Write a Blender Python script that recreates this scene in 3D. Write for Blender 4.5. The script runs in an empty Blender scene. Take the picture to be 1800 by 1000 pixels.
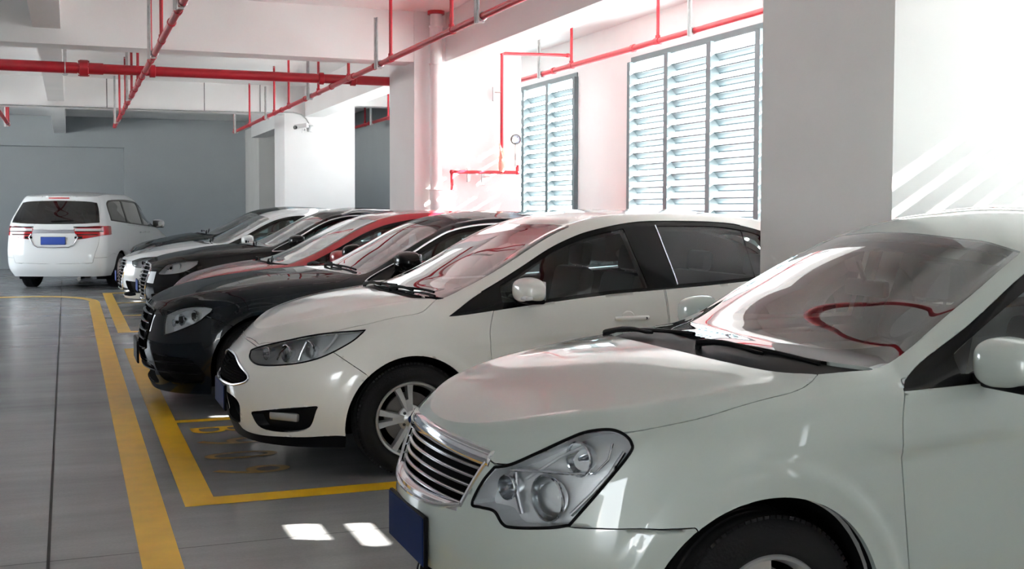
import bpy, bmesh, math, random
import numpy as np
from mathutils import Vector, Matrix
from mathutils.bvhtree import BVHTree
random.seed(7)
sc = bpy.context.scene; C = sc.collection

# ---------------------------------------------------------------- camera, light, exposure
cam = bpy.data.objects.new('camera', bpy.data.cameras.new('camera')); C.objects.link(cam); sc.camera = cam
FPX, CY = 2022.6, 454.61                      # focal length and principal point for an 1800 x 1000 frame
yaw, pitch, roll = .366725, .042457, .0024526
f = Vector((math.sin(yaw)*math.cos(pitch), math.cos(yaw)*math.cos(pitch), -math.sin(pitch)))
r = Vector((math.cos(yaw), -math.sin(yaw), 0)); u = r.cross(f)
r, u = r*math.cos(roll) + u*math.sin(roll), -r*math.sin(roll) + u*math.cos(roll)
cam.matrix_world = Matrix(((r.x, u.x, -f.x, 0), (r.y, u.y, -f.y, 0), (r.z, u.z, -f.z, 1.49), (0, 0, 0, 1)))
cam.data.sensor_width = 36; cam.data.lens = 36*FPX/1800; cam.data.shift_y = (CY - 500)/1800
cam.data.clip_start = .05; cam.data.clip_end = 400
cam.data.dof.use_dof = True; cam.data.dof.focus_distance = 6.3; cam.data.dof.aperture_fstop = 14.0

W_ = bpy.data.worlds.new('sky'); sc.world = W_; W_.use_nodes = True
nt = W_.node_tree; bg = nt.nodes['Background']
tc = nt.nodes.new('ShaderNodeTexCoord'); sx = nt.nodes.new('ShaderNodeSeparateXYZ'); rp = nt.nodes.new('ShaderNodeValToRGB')
nt.links.new(tc.outputs['Generated'], sx.inputs[0]); nt.links.new(sx.outputs['Z'], rp.inputs[0]); nt.links.new(rp.outputs[0], bg.inputs[0])
rp.color_ramp.elements[0].position = 0; rp.color_ramp.elements[0].color = (.88, .93, .95, 1)
rp.color_ramp.elements[1].position = .6; rp.color_ramp.elements[1].color = (.72, .85, 1, 1)
bg.inputs[1].default_value = 9
sl = bpy.data.lights.new('sun', 'SUN'); sl.energy = 125; sl.angle = .009; sl.color = (1, .965, .90)
sun = bpy.data.objects.new('sun', sl); C.objects.link(sun); sun.location = (20, -8, 12)
SUN_DIR = Vector((-1, .29, -.59)).normalized(); sun.rotation_euler = SUN_DIR.to_track_quat('-Z', 'Y').to_euler()

vs = sc.view_settings; vs.view_transform = 'Standard'; vs.look = 'None'; vs.exposure = 0.82; vs.gamma = 1; vs.use_curve_mapping = False
cy = sc.cycles; cy.caustics_reflective = False; cy.caustics_refractive = False; cy.max_bounces = 14; cy.diffuse_bounces = 7; cy.glossy_bounces = 6
cy.transparent_max_bounces = 24; cy.transmission_bounces = 8; cy.sample_clamp_indirect = 6; cy.use_denoising = True

# ---------------------------------------------------------------- materials
def mat(name, col, rough=.5, metal=0., coat=0., noise=None, bump=None, spec=None, emit=None, coatr=.03):
    m = bpy.data.materials.new(name); m.use_nodes = True; n = m.node_tree; b = n.nodes['Principled BSDF']
    b.inputs['Base Color'].default_value = (*col, 1); b.inputs['Roughness'].default_value = rough; b.inputs['Metallic'].default_value = metal
    b.inputs['Coat Weight'].default_value = coat; b.inputs['Coat Roughness'].default_value = coatr
    if spec is not None: b.inputs['Specular IOR Level'].default_value = spec
    if emit: b.inputs['Emission Color'].default_value = (*emit[:3], 1); b.inputs['Emission Strength'].default_value = emit[3]
    if noise or bump:
        t = n.nodes.new('ShaderNodeTexCoord'); 
    if noise:      # (scale, amount, detail)
        x = n.nodes.new('ShaderNodeTexNoise'); x.inputs['Scale'].default_value = noise[0]; x.inputs['Detail'].default_value = noise[2]
        n.links.new(t.outputs['Object'], x.inputs['Vector']); rr = n.nodes.new('ShaderNodeValToRGB')
        rr.color_ramp.elements[0].position = .3; rr.color_ramp.elements[1].position = .7
        rr.color_ramp.elements[0].color = (*[c*(1 - noise[1]) for c in col], 1); rr.color_ramp.elements[1].color = (*[min(1, c*(1 + noise[1]*.6)) for c in col], 1)
        n.links.new(x.outputs['Fac'], rr.inputs[0]); n.links.new(rr.outputs[0], b.inputs['Base Color'])
    if bump:       # (scale, strength)
        x = n.nodes.new('ShaderNodeTexNoise'); x.inputs['Scale'].default_value = bump[0]; x.inputs['Detail'].default_value = 4
        n.links.new(t.outputs['Object'], x.inputs['Vector']); bp = n.nodes.new('ShaderNodeBump'); bp.inputs['Strength'].default_value = bump[1]; bp.inputs['Distance'].default_value = .01
        n.links.new(x.outputs['Fac'], bp.inputs['Height']); n.links.new(bp.outputs[0], b.inputs['Normal'])
    return m
def glass_mat(name, tint, refl=1.0, dark=1.0):
    """thin sheet of glass: tinted straight-through light plus a mirror reflection that grows at grazing angles"""
    m = bpy.data.materials.new(name); m.use_nodes = True; n = m.node_tree; n.nodes.clear()
    o = n.nodes.new('ShaderNodeOutputMaterial'); mx = n.nodes.new('ShaderNodeMixShader'); t = n.nodes.new('ShaderNodeBsdfTransparent'); g = n.nodes.new('ShaderNodeBsdfGlossy')
    fr = n.nodes.new('ShaderNodeFresnel'); fr.inputs[0].default_value = 1.52; ml = n.nodes.new('ShaderNodeMath'); ml.operation = 'MULTIPLY'; ml.inputs[1].default_value = 1.7*refl; ml.use_clamp = True
    n.links.new(fr.outputs[0], ml.inputs[0]); n.links.new(ml.outputs[0], mx.inputs[0]); n.links.new(t.outputs[0], mx.inputs[1]); n.links.new(g.outputs[0], mx.inputs[2]); n.links.new(mx.outputs[0], o.inputs[0])
    t.inputs[0].default_value = (*tint, 1); g.inputs['Roughness'].default_value = .01; g.inputs[0].default_value = (1, 1, 1, 1)
    return m
M = {}
M['wall'] = mat('white_plaster', (.83, .82, .815), .85, noise=(1.2, .035, 5), bump=(60, .05))
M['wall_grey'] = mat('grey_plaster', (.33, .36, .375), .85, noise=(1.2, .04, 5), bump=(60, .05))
M['column'] = mat('column_paint', (.72, .71, .685), .8, noise=(2.0, .04, 6), bump=(50, .05))
M['ceil'] = mat('ceiling_paint', (.88, .87, .86), .88, noise=(1.0, .04, 5), bump=(40, .05))
M['red'] = mat('red_pipe_paint', (.36, .006, .018), .38, noise=(8, .12, 3))
M['galv'] = mat('galvanised_steel', (.55, .56, .56), .38, .9, noise=(20, .15, 3))
M['pvc'] = mat('white_plastic_pipe', (.82, .80, .80), .35)
M['louvre'] = mat('louvre_aluminium', (.11, .145, .16), .5, .1, noise=(5, .08, 3))
M['rubber'] = mat('tyre_rubber', (.010, .010, .011), .8, bump=(90, .15), spec=.15)
M['blackp'] = mat('black_plastic', (.005, .005, .006), .5, spec=.08)
M['gloss'] = mat('black_gloss', (.003, .003, .004), .12, spec=.15)
M['frit'] = mat('windscreen_border', (.004, .004, .004), .4, spec=.04)
M['lining_pale'] = mat('pale_headlining', (.34, .35, .33), .9)
M['dark'] = mat('dark_lining', (.006, .006, .007), .95, spec=.05)
M['chrome'] = mat('chrome', (.88, .89, .92), .07, 1.)
M['satin'] = mat('satin_chrome', (.62, .63, .66), .22, 1.)
M['alloy'] = mat('alloy_wheel', (.62, .62, .62), .30, .75)
M['iron'] = mat('brake_iron', (.16, .15, .14), .45, .8)
M['seat'] = mat('seat_fabric', (.018, .020, .022), .85, bump=(200, .2))
M['trim'] = mat('dashboard_plastic', (.045, .047, .05), .7)
M['beige'] = mat('pale_dashboard', (.30, .31, .29), .75)
M['plate_b'] = mat('blue_plate', (.012, .06, .36), .45)
M['plate_n'] = mat('navy_plate', (.008, .020, .080), .6, spec=.05)
M['amber'] = mat('amber_lens', (.75, .25, .02), .2)
M['redlens'] = mat('red_lens', (.50, .006, .012), .12, coat=1.)
M['foglens'] = mat('fog_lamp_glass', (.42, .42, .40), .12, .5, coat=1.)
M['clearlens'] = mat('clear_rear_lens', (.70, .68, .69), .15, coat=1.)
M['lampchrome'] = mat('lamp_reflector', (.80, .82, .84), .12, 1.)
M['lampgrey'] = mat('lamp_housing', (.84, .86, .88), .30, .3)
M['lens'] = glass_mat('lamp_lens', (.97, .98, .98), .6)
M['wglass'] = glass_mat('windscreen_glass', (.90, .95, .93), 1.35)
M['sglass'] = glass_mat('side_glass', (.74, .85, .87), .65)
M['tglass'] = glass_mat('tinted_glass', (.05, .055, .06), .9)
M['paint_silver'] = mat('pale_green_silver_paint', (.47, .53, .50), .48, .10, coat=1.)
M['paint_white'] = mat('white_paint', (.82, .805, .755), .35, 0., coat=1.)
M['paint_white2'] = mat('cool_white_paint', (.80, .82, .82), .35, 0., coat=1.)
M['paint_black'] = mat('black_paint', (.003, .003, .004), .3, .0, coat=.5, spec=.0)
M['paint_navy'] = mat('black_blue_paint', (.002, .004, .007), .3, .0, coat=.5, spec=.0)
M['paint_dark'] = mat('dark_grey_paint', (.006, .010, .013), .3, .0, coat=.55, spec=.0)
M['paint_red'] = mat('red_paint', (.30, .005, .015), .35, .15, coat=1.)
M['yellow'] = mat('yellow_line_paint', (.86, .50, .02), .32, noise=(6, .10, 5))
M['worn'] = mat('worn_number_paint', (.42, .24, .05), .35, noise=(14, .35, 5))
M['gauge'] = mat('gauge_face', (.30, .34, .42), .5)
M['steel_dark'] = mat('dark_bolt', (.10, .10, .10), .35, .9)
# ---------------------------------------------------------------- mesh helpers
def tag(o, label=None, cat=None, group=None, kind=None):
    if label: o['label'] = label
    if cat: o['category'] = cat
    if group: o['group'] = group
    if kind: o['kind'] = kind
    return o
def empty(name, loc=(0, 0, 0), rz=0, **k):
    o = bpy.data.objects.new(name, None); C.objects.link(o); o.location = loc; o.rotation_euler = (0, 0, rz); o.empty_display_size = .1
    return tag(o, **k)
def link(name, V, F, m, parent=None, smooth_=False, fm=None, **k):
    me = bpy.data.meshes.new(name); me.from_pydata([tuple(v) for v in V], [], [tuple(f) for f in F])
    for x in (m if isinstance(m, (list, tuple)) else [m]): me.materials.append(x)
    if fm is not None: me.polygons.foreach_set('material_index', fm)
    if smooth_ is True: me.polygons.foreach_set('use_smooth', [True]*len(me.polygons))
    me.update(); o = bpy.data.objects.new(name, me); C.objects.link(o)
    if parent: o.parent = parent
    return tag(o, **k)
class MB:
    """collects shapes into one mesh"""
    def __init__(s): s.bm = bmesh.new()
    def box(s, c, d, bev=0., rot=None, seg=2):
        r = bmesh.ops.create_cube(s.bm, size=1); vs = r['verts']
        for v in vs: v.co = Vector((v.co.x*d[0], v.co.y*d[1], v.co.z*d[2]))
        if bev:
            es = list({e for v in vs for e in v.link_edges}); q = bmesh.ops.bevel(s.bm, geom=es, offset=bev, segments=seg, profile=.5, affect='EDGES')
            vs = list({v for f_ in q['faces'] for v in f_.verts} | {v for v in vs if v.is_valid})
            st = list(vs); seen = set(vs)
            while st:
                v = st.pop()
                for e in v.link_edges:
                    w = e.other_vert(v)
                    if w not in seen: seen.add(w); st.append(w)
            vs = list(seen)
        R = rot or Matrix.Identity(3)
        for v in vs: v.co = R @ v.co + Vector(c)
        return s
    def tube(s, pts, r, n=12, cap=True, rz=1.):
        pts = [Vector(p) for p in pts]; rs = r if isinstance(r, (list, tuple)) else [r]*len(pts); rings = []
        up = None
        for i, p in enumerate(pts):
            t = (pts[min(i+1, len(pts)-1)] - pts[max(i-1, 0)]).normalized()
            if up is None: up = Vector((0, 0, 1)) if abs(t.z) < .9 else Vector((1, 0, 0))
            a = t.cross(up).normalized(); b = a.cross(t).normalized(); up = b
            rings.append([s.bm.verts.new(p + (a*math.cos(2*math.pi*k/n) + b*math.sin(2*math.pi*k/n)*rz)*rs[i]) for k in range(n)])
        for A, B in zip(rings, rings[1:]):
            for k in range(n): s.bm.faces.new((A[k], A[(k+1) % n], B[(k+1) % n], B[k]))
        if cap: s.bm.faces.new(rings[0][::-1]); s.bm.faces.new(rings[-1])
        return s
    def lathe(s, prof, c, axis='y', n=32, a0=0., a1=None):
        """profile of (radius, along) turned about an axis through c"""
        full = a1 is None; a1 = 2*math.pi if full else a1; m = n if full else n + 1; rings = []
        for rr, h in prof:
            ring = []
            for k in range(m):
                t = a0 + (a1 - a0)*k/n; x, y = rr*math.cos(t), rr*math.sin(t)
                v = {'y': (x, h, y), 'x': (h, x, y), 'z': (x, y, h)}[axis]
                ring.append(s.bm.verts.new(Vector(v) + Vector(c)))
            rings.append(ring)
        for A, B in zip(rings, rings[1:]):
            for k in range(n): s.bm.faces.new((A[k], A[(k+1) % m], B[(k+1) % m], B[k]))
        return s
    def prism(s, poly, h0, h1, axis='z', f=None):
        P = {'z': lambda a, b, h: (a, b, h), 'y': lambda a, b, h: (a, h, b), 'x': lambda a, b, h: (h, a, b)}[axis]
        A = [s.bm.verts.new(P(a, b, h0)) for a, b in poly]; B = [s.bm.verts.new(P(a, b, h1)) for a, b in poly]; n = len(poly)
        s.bm.faces.new(A[::-1]); s.bm.faces.new(B)
        for k in range(n): s.bm.faces.new((A[k], A[(k+1) % n], B[(k+1) % n], B[k]))
        return s
    def build(s, name, m, parent=None, smooth_=True, ang=35, loc=None, **k):
        bmesh.ops.recalc_face_normals(s.bm, faces=s.bm.faces)
        me = bpy.data.meshes.new(name); s.bm.to_mesh(me); s.bm.free()
        for x in (m if isinstance(m, (list, tuple)) else [m]): me.materials.append(x)
        if smooth_:
            me.polygons.foreach_set('use_smooth', [True]*len(me.polygons)); me.set_sharp_from_angle(angle=math.radians(ang))
        o = bpy.data.objects.new(name, me); C.objects.link(o)
        if parent: o.parent = parent
        if loc: o.location = loc
        return tag(o, **k)
def RX(a): return Matrix.Rotation(a, 3, 'X')
def RY(a): return Matrix.Rotation(a, 3, 'Y')
def RZ(a): return Matrix.Rotation(a, 3, 'Z')
# ---------------------------------------------------------------- the garage
def box(name, x0, x1, y0, y1, z0, z1, m, parent=None, bev=0, **k):
    b = MB(); b.box(((x0+x1)/2, (y0+y1)/2, (z0+z1)/2), (x1-x0, y1-y0, z1-z0), bev, seg=1)
    return b.build(name, m, parent, smooth_=False, **k)
def floor_mat():
    m = bpy.data.materials.new('polished_concrete'); m.use_nodes = True; n = m.node_tree; b = n.nodes['Principled BSDF']; L = n.links.new
    t = n.nodes.new('ShaderNodeTexCoord'); a = n.nodes.new('ShaderNodeTexNoise'); a.inputs['Scale'].default_value = .8; a.inputs['Detail'].default_value = 8; a.inputs['Roughness'].default_value = .65
    s_ = n.nodes.new('ShaderNodeMapping'); s_.inputs['Scale'].default_value = (.5, 2.2, 1); L(t.outputs['Object'], s_.inputs[0]); L(s_.outputs[0], a.inputs['Vector'])
    r = n.nodes.new('ShaderNodeValToRGB'); r.color_ramp.elements[0].position = .32; r.color_ramp.elements[0].color = (.21, .212, .214, 1); r.color_ramp.elements[1].position = .72; r.color_ramp.elements[1].color = (.315, .318, .316, 1)
    L(a.outputs['Fac'], r.inputs[0])
    f2 = n.nodes.new('ShaderNodeTexNoise'); f2.inputs['Scale'].default_value = 70; f2.inputs['Detail'].default_value = 4; L(t.outputs['Object'], f2.inputs['Vector'])
    mx = n.nodes.new('ShaderNodeMixRGB'); mx.blend_type = 'OVERLAY'; mx.inputs[0].default_value = .12; L(r.outputs[0], mx.inputs[1]); L(f2.outputs['Fac'], mx.inputs[2]); L(mx.outputs[0], b.inputs['Base Color'])
    rr = n.nodes.new('ShaderNodeMapRange'); rr.inputs[3].default_value = .17; rr.inputs[4].default_value = .32; L(a.outputs['Fac'], rr.inputs[0]); L(rr.outputs[0], b.inputs['Roughness'])
    bp = n.nodes.new('ShaderNodeBump'); bp.inputs['Strength'].default_value = .06; bp.inputs['Distance'].default_value = .004; L(f2.outputs['Fac'], bp.inputs['Height']); L(bp.outputs[0], b.inputs['Normal'])
    return m
ST = dict(kind='structure')
X0, X1 = -7.5, 6.37
ZB, ZC = 3.20, 3.78
floor = box('floor', X0, X1 + .3, -7, 31.3, -.15, 0, floor_mat(), **ST)
def flat(name, quads, m, parent, z=.0015, h=.0015):
    V = []; F = []
    for q in quads:
        n = len(V); V += [(x, y, z) for x, y in q]; F.append(tuple(range(n, n + len(q))))
    o = link(name, V, F, m, parent); return o
def rect(x0, x1, y0, y1): return [(x0, y0), (x1, y0), (x1, y1), (x0, y1)]
M['joint'] = mat('joint_filler', (.03, .03, .03), .8)
flat('expansion_joint', [[(-.075, -6), (-.060, -6), (-.166, 26), (-.178, 26)]], M['joint'], floor, .001)
for y in (5.18, 9.36, 13.6, 17.8, 22.0, .95): flat('expansion_joint', [rect(X0, X1, y, y + .007)], M['joint'], floor, .001)
# aisle line with its bend, bay outlines
cx_, cy_, ro, ri = -.62, 19.55, 1.04, .90
arc = [(cx_ + ro*math.cos(t), cy_ + ro*1.55*math.sin(t)) for t in np.linspace(0, math.pi/2, 14)] + [(cx_ + ri*math.cos(t), cy_ + ri*1.50*math.sin(t)) for t in np.linspace(math.pi/2, 0, 14)]
flat('aisle_line', [rect(.262, .425, -6, cy_)], M['yellow'], floor, .002)
flat('aisle_line', [[arc[i], arc[i+1], arc[26-i], arc[27-i]] for i in range(13)] + [rect(-7, cx_, cy_ + ri*1.5, cy_ + ro*1.55)], M['yellow'], floor, .002)
for y0, y1, ys in ((5.90, 12.87, (8.26, 10.55)), (14.55, 21.55, (16.85, 19.15)), (-2.8, 4.22, (-.5, 1.9))):
    flat('parking_line', [rect(.520, .675, y0, y1)], M['yellow'], floor, .002)
    flat('parking_line', [rect(.675, 6.0, y0, y0 + .16)], M['yellow'], floor, .002)
    flat('parking_line', [rect(.675, 6.0, y1 - .14, y1)], M['yellow'], floor, .002)
    for y in ys: flat('parking_line', [rect(.675, 6.0, y, y + .10)], M['yellow'], floor, .002)
# the bay number painted under the white hatchback, read from the aisle
for ch, y in (('B', 7.93), ('9', 7.49), ('0', 7.05), ('9', 6.62)):
    cu = bpy.data.curves.new('bay_number', 'FONT'); cu.body = ch; cu.size = 1; cu.align_x = 'CENTER'; tmp = bpy.data.objects.new('t', cu); C.objects.link(tmp)
    bpy.context.view_layer.update(); me = bpy.data.meshes.new_from_object(tmp.evaluated_get(bpy.context.evaluated_depsgraph_get())); bpy.data.objects.remove(tmp)
    for v in me.vertices: v.co = Vector((.74 + v.co.y*.62, y - v.co.x*.44, .0025))
    me.materials.clear(); me.materials.append(M['yellow'] if ch == 'B' else M['worn']); o = bpy.data.objects.new('bay_number', me); C.objects.link(o); o.parent = floor
# shell
box('ceiling', X0, X1 + .3, -7, 31.3, ZC, ZC + .25, M['ceil'], **ST)
for i, y in enumerate((-3.6, 4.45, 12.95, 21.6)):
    o = box('beam_%d' % (i + 1), X0, 4.13, y, y + .38, ZB if i != 3 else 3.26, ZC, M['ceil'], **ST)
    if i == 3:
        for x in (-1.28, .63, 2.3, 3.3, 3.98): box('panel_joint', x, x + .012, y - .003, y + .01, 3.262, ZC, M['joint'], o)
for i, x in enumerate((-.335, -4.6)):
    for k, (a, b_) in enumerate(((-3.22, 4.45), (4.83, 12.95), (13.33, 21.6), (21.98, 31))): box('beam_%d' % (5 + i*4 + k), x, x + .27, a, b_, 3.36, ZC, M['ceil'], **ST)
for k, (a, b_) in enumerate(((-3.22, 4.45), (4.83, 12.95), (13.33, 21.6), (21.98, 28.4))): box('beam_%d' % (13 + k), 4.13, 4.48, a, b_, 3.22, ZC, M['ceil'], **ST)
piers = []
box('beam_20', 4.48, X1, 21.7, 22.05, 3.47, ZC, M['ceil'], **ST)
for i, (a, b_) in enumerate(((-3.9, -2.8), (4.60, 5.72), (12.95, 14.03), (21.6, 22.7))):
    o = box('column_%d' % (i + 1), 3.75, 4.14, a - .012, b_ + .012, 0, ZC, M['wall'], **ST); piers.append(o)
    box('wall_pier_%d' % (i + 1), 4.14, 5.08, a - .012, b_ - .05, 0, ZC, M['wall'], **ST)
# far wall with its shallow recess
V = []; xr, zr = 1.30, 3.03
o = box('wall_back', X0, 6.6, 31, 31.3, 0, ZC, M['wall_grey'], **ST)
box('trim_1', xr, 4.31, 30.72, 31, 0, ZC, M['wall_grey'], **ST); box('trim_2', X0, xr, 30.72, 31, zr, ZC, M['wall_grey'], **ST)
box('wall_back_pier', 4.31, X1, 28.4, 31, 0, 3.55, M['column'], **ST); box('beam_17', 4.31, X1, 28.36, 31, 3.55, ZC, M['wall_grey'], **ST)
box('wall_left', X0 - .3, X0, -7, 18, 0, ZC, M['wall'], **ST); box('wall_left_parapet', X0 - .3, X0, 18, 26, 0, 1.1, M['wall'], **ST); box('wall_left_end', X0 - .3, X0, 26, 31.3, 0, ZC, M['wall'], **ST); box('beam_19', X0 - .3, X0, 18, 26, 3.1, ZC, M['ceil'], **ST)  # wall out of view; opening added to let daylight into the far end
box('wall_front', -5.2, X1 + .3, -7.3, -7, 0, ZC, M['wall'], **ST); box('beam_18', X0 - .3, -5.2, -7.3, -7, 2.9, ZC, M['ceil'], **ST)
# window wall
bays = [(-6.6, -4.2), (1.75, 4.22), (6.0, 12.553), (14.139, 20.65)]  # first bay is out of view, added to bring in fill light
ZS, ZT = .95, 3.33
ys = [-7] + [v for b_ in bays for v in b_] + [31.3]
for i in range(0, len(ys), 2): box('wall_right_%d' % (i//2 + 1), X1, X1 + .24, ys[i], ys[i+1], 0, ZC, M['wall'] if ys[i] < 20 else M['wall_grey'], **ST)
for i, (a, b_) in enumerate(bays):
    box('wall_right_sill_%d' % (i + 1), X1, X1 + .24, a, b_, 0, ZS, M['wall'], **ST); box('wall_right_lintel_%d' % (i + 1), X1, X1 + .24, a, b_, ZT, ZC, M['wall'], **ST)
    w = empty('window_%d' % (i + 1), (X1, (a + b_)/2, ZS), **ST)
    n = max(2, round((b_ - a)/.93)); yy = [b_ - .02 - (b_ - a - .04)*k/n for k in range(n + 1)]
    def rel(x0, x1, y0, y1, z0, z1): return (x0 - X1, x1 - X1, y0 - (a + b_)/2, y1 - (a + b_)/2, z0 - ZS, z1 - ZS)
    f_ = MB()
    def bx(b, t): b.box(((t[0]+t[1])/2, (t[2]+t[3])/2, (t[4]+t[5])/2), (t[1]-t[0], t[3]-t[2], t[5]-t[4]), .003, seg=1)
    bx(f_, rel(X1 - .015, X1 + .06, a, b_, ZT - .07, ZT)); bx(f_, rel(X1 - .015, X1 + .06, a, b_, ZS, ZS + .06))
    f_.build('window_frame', M['louvre'], w, smooth_=False)
    for k, y in enumerate(yy):
        m_ = MB(); hw = .045 if 0 < k < n else .035; bx(m_, rel(X1 - .06, X1 + .06, y - hw, y + hw, ZS + .05, ZT - .06)); m_.build('mullion', M['louvre'], w, smooth_=False)
    for k in range(n):
        y0, y1 = yy[k+1] + .03, yy[k] - .03; b = MB(); z = ZS + .09
        while z < ZT - .09:
            # one blade: rises inwards, with a folded lip on both edges
            pr = [(-.004, .036), (.0, .022), (.008, .020), (.052, -.026), (.054, -.040), (.058, -.040), (.057, -.022), (.010, .027), (.0, .036)]
            b.prism([(p - .0, q + z - ZS) for p, q in pr], y0 - (a + b_)/2, y1 - (a + b_)/2, 'y')
            z += .1375
        b.build('louvre_panel', M['louvre'], w, smooth_=False)
# outside: paved yard and a pale neighbouring block
M['yard'] = mat('yard_paving', (.55, .54, .52), .9, noise=(2, .1, 4)); M['facade'] = mat('facade_render', (.70, .72, .74), .9); M['fwin'] = mat('facade_window', (.42, .50, .55), .3)
box('ground', X1 + .3, 60, -40, 70, -.25, -.1, M['yard'], **ST)
box('ground_left', -60, X0 - .3, -40, 70, -.25, -.1, M['yard'], **ST)
fb = empty('apartment_building', (30, 34, -.1), label='pale apartment block seen in slices through the window louvres', cat='building')
box('facade_wall', 0, 8, -20, 24, 0, 14, M['facade'], fb)
for iy in range(8):
    for iz in range(4):
        w = box('facade_window', -.06, .05, -18 + iy*5.2, -15.6 + iy*5.2, 1.0 + iz*3.2, 2.8 + iz*3.2, M['fwin'], fb)
for iz in range(4): box('balcony', -1.0, 0, -20, 24, .35 + iz*3.2, .55 + iz*3.2, M['facade'], fb)

# ---------------------------------------------------------------- pipes
def pipe_run(name, p0, p1, r_, label, risers=(), hangers=(), couplings=(), rz=None, m='red', rr=.017, top=ZC, end=False, cat='pipe', group=None):
    """a straight run with upright branches, hangers and couplings; places are fractions along the run"""
    p0, p1 = Vector(p0), Vector(p1); d = (p1 - p0).normalized(); t = empty(name, tuple(p0), label=label, cat=cat, group=group)
    b = MB(); b.tube([(0, 0, 0), tuple((p1 - p0)/2), tuple(p1 - p0)], r_, 20); b.build('pipe', M[m], t)
    at = lambda y: (p0 + d*(y - (p0.y if abs(d.y) > .5 else p0.x))*(1/ (d.y if abs(d.y) > .5 else d.x))) - p0
    for y, side in risers:
        q = at(y); b = MB(); b.tube([tuple(q - d*r_*1.5), tuple(q + d*r_*1.5)], r_*1.22, 20); b.tube([tuple(q), tuple(q + Vector((0, 0, r_*1.9)))], rr*1.5, 14); b.build('tee_fitting', M[m], t)
        b = MB(); h = top - p0.z - .02; b.tube([tuple(q + Vector((0, 0, r_))), tuple(q + Vector((0, 0, h*.5))), tuple(q + Vector((0, 0, h)))], rr, 14); o = b.build('riser', M[m], t)
        b = MB(); b.tube([tuple(q + Vector((0, 0, h - .02))), tuple(q + Vector((0, 0, h + .0)))], [.02, .012], 10); b.lathe([(.0, h + .012), (.018, h + .010), (.018, h + .004)], tuple(q), 'z', 12); b.build('sprinkler_head', M['galv'], o)
    for y in couplings:
        q = at(y); b = MB(); b.tube([tuple(q - d*.035), tuple(q - d*.03), tuple(q + d*.03), tuple(q + d*.035)], [r_*1.05, r_*1.3, r_*1.3, r_*1.05], 20); b.build('coupling', M[m], t)
    for y, zt in hangers:
        q = at(y); b = MB(); n_ = Vector((-d.y, d.x, 0)); off = n_*(r_ + .012)
        h = (zt - p0.z); hw = .02
        for s0 in (-1,): b.box(tuple(q + off + Vector((0, 0, (h - r_ - .03)/2))), (.012 if abs(d.y) > .5 else .042, .042 if abs(d.y) > .5 else .012, h + r_ + .03), .002, seg=1)
        b.box(tuple(q + off + d*.018 + Vector((0, 0, (h - r_ - .03)/2)) + n_*.012), (.03 if abs(d.y) > .5 else .004, .004 if abs(d.y) > .5 else .03, h + r_ + .03), .001, seg=1)
        b.tube([tuple(q + Vector((0, 0, 0)) + n_*(r_*1.15)*math.cos(a) + Vector((0, 0, r_*1.15*math.sin(a)))) for a in np.linspace(0, 2*math.pi, 17)], .006, 6, cap=False)
        b.box(tuple(q + Vector((0, 0, -r_ - .018)) + off*.5), (.06, .03, .014), .002, seg=1)
        b.build('pipe_hanger', M['galv'], t)
    return t
main = pipe_run('fire_main', (-7.4, 14.11, 3.094), (4.3, 14.11, 3.094), .057, 'thick red fire main running across the aisle under the ceiling', hangers=[(-.03, 3.36), (-4, ZC)], couplings=[.92, 2.9, 3.3])
b = MB(); b.lathe([(.07, -.05), (.095, -.045), (.095, .045), (.07, .05)], (0, 0, 0), 'x', 32)
for k in range(6): b.tube([(-.06, .083*math.cos(k), .083*math.sin(k)), (.06, .083*math.cos(k), .083*math.sin(k))], .009, 6)
o = b.build('pipe_flange', M['red'], main); o.location = (7.4 + .17, 0, 0)
b = MB(); b.tube([(0, 0, 0), (7.5, 0, 0)], .064, 24); b.build('pipe', M['red'], main); 
b = MB(); b.tube([(7.6, 0, 0), (7.78, 0, 0)], .066, 24); b.build('coupling', M['red'], main)
PA = pipe_run('sprinkler_pipe', (.80, -5, 3.02), (.80, 22.7, 3.02), .029, 'red sprinkler pipe over the aisle, crossing the thick main at the left',
    risers=[(y, 0) for y in (3.2, 6.0, 9.3, 11.0, 12.5, 14.9, 16.4, 18.3, 20.4, 22.66)], hangers=[(8.9, ZC), (11.9, ZC), (16.6, ZC), (21.1, ZC)], couplings=[9.9, 12.2, 13.5, 14.1, 15.6, 17.6, 19.4])
PB = pipe_run('sprinkler_pipe', (3.07, -5, 3.02), (3.07, 23.4, 3.02), .029, 'red sprinkler pipe above the car bonnets, passing in front of the white downpipe',
    risers=[(y, 0) for y in (3.0, 6.5, 9.45, 11.45, 13.35, 15.1, 17.3, 18.6, 21.3, 23.36)], hangers=[(8.65, ZC), (11.85, 3.50), (15.55, 3.6), (19.15, 3.5), (22.9, ZC)], couplings=[12.1, 13.1, 14.3, 16.0, 17.9, 19.6])
PC = pipe_run('sprinkler_pipe', (-1.02, 14.2, 3.02), (-1.02, 22.9, 3.02), .029, 'red sprinkler pipe at the far left edge of the picture, below the far beam', risers=[(21.6 + .6, 0), (22.86, 0)], hangers=[(22.7, ZC)])
PD = pipe_run('sprinkler_pipe', (5.70, -5, 3.235), (5.70, 24.2, 3.235), .032, 'red sprinkler pipe running along the louvred window wall',
    risers=[(y, 0) for y in (2.6, 8.15, 10.65, 12.85, 21.45, 23.3)], hangers=[(9.9, ZC), (13.75, ZC), (22.6, ZC)], couplings=[13.4, 11.2, 22.9])
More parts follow.
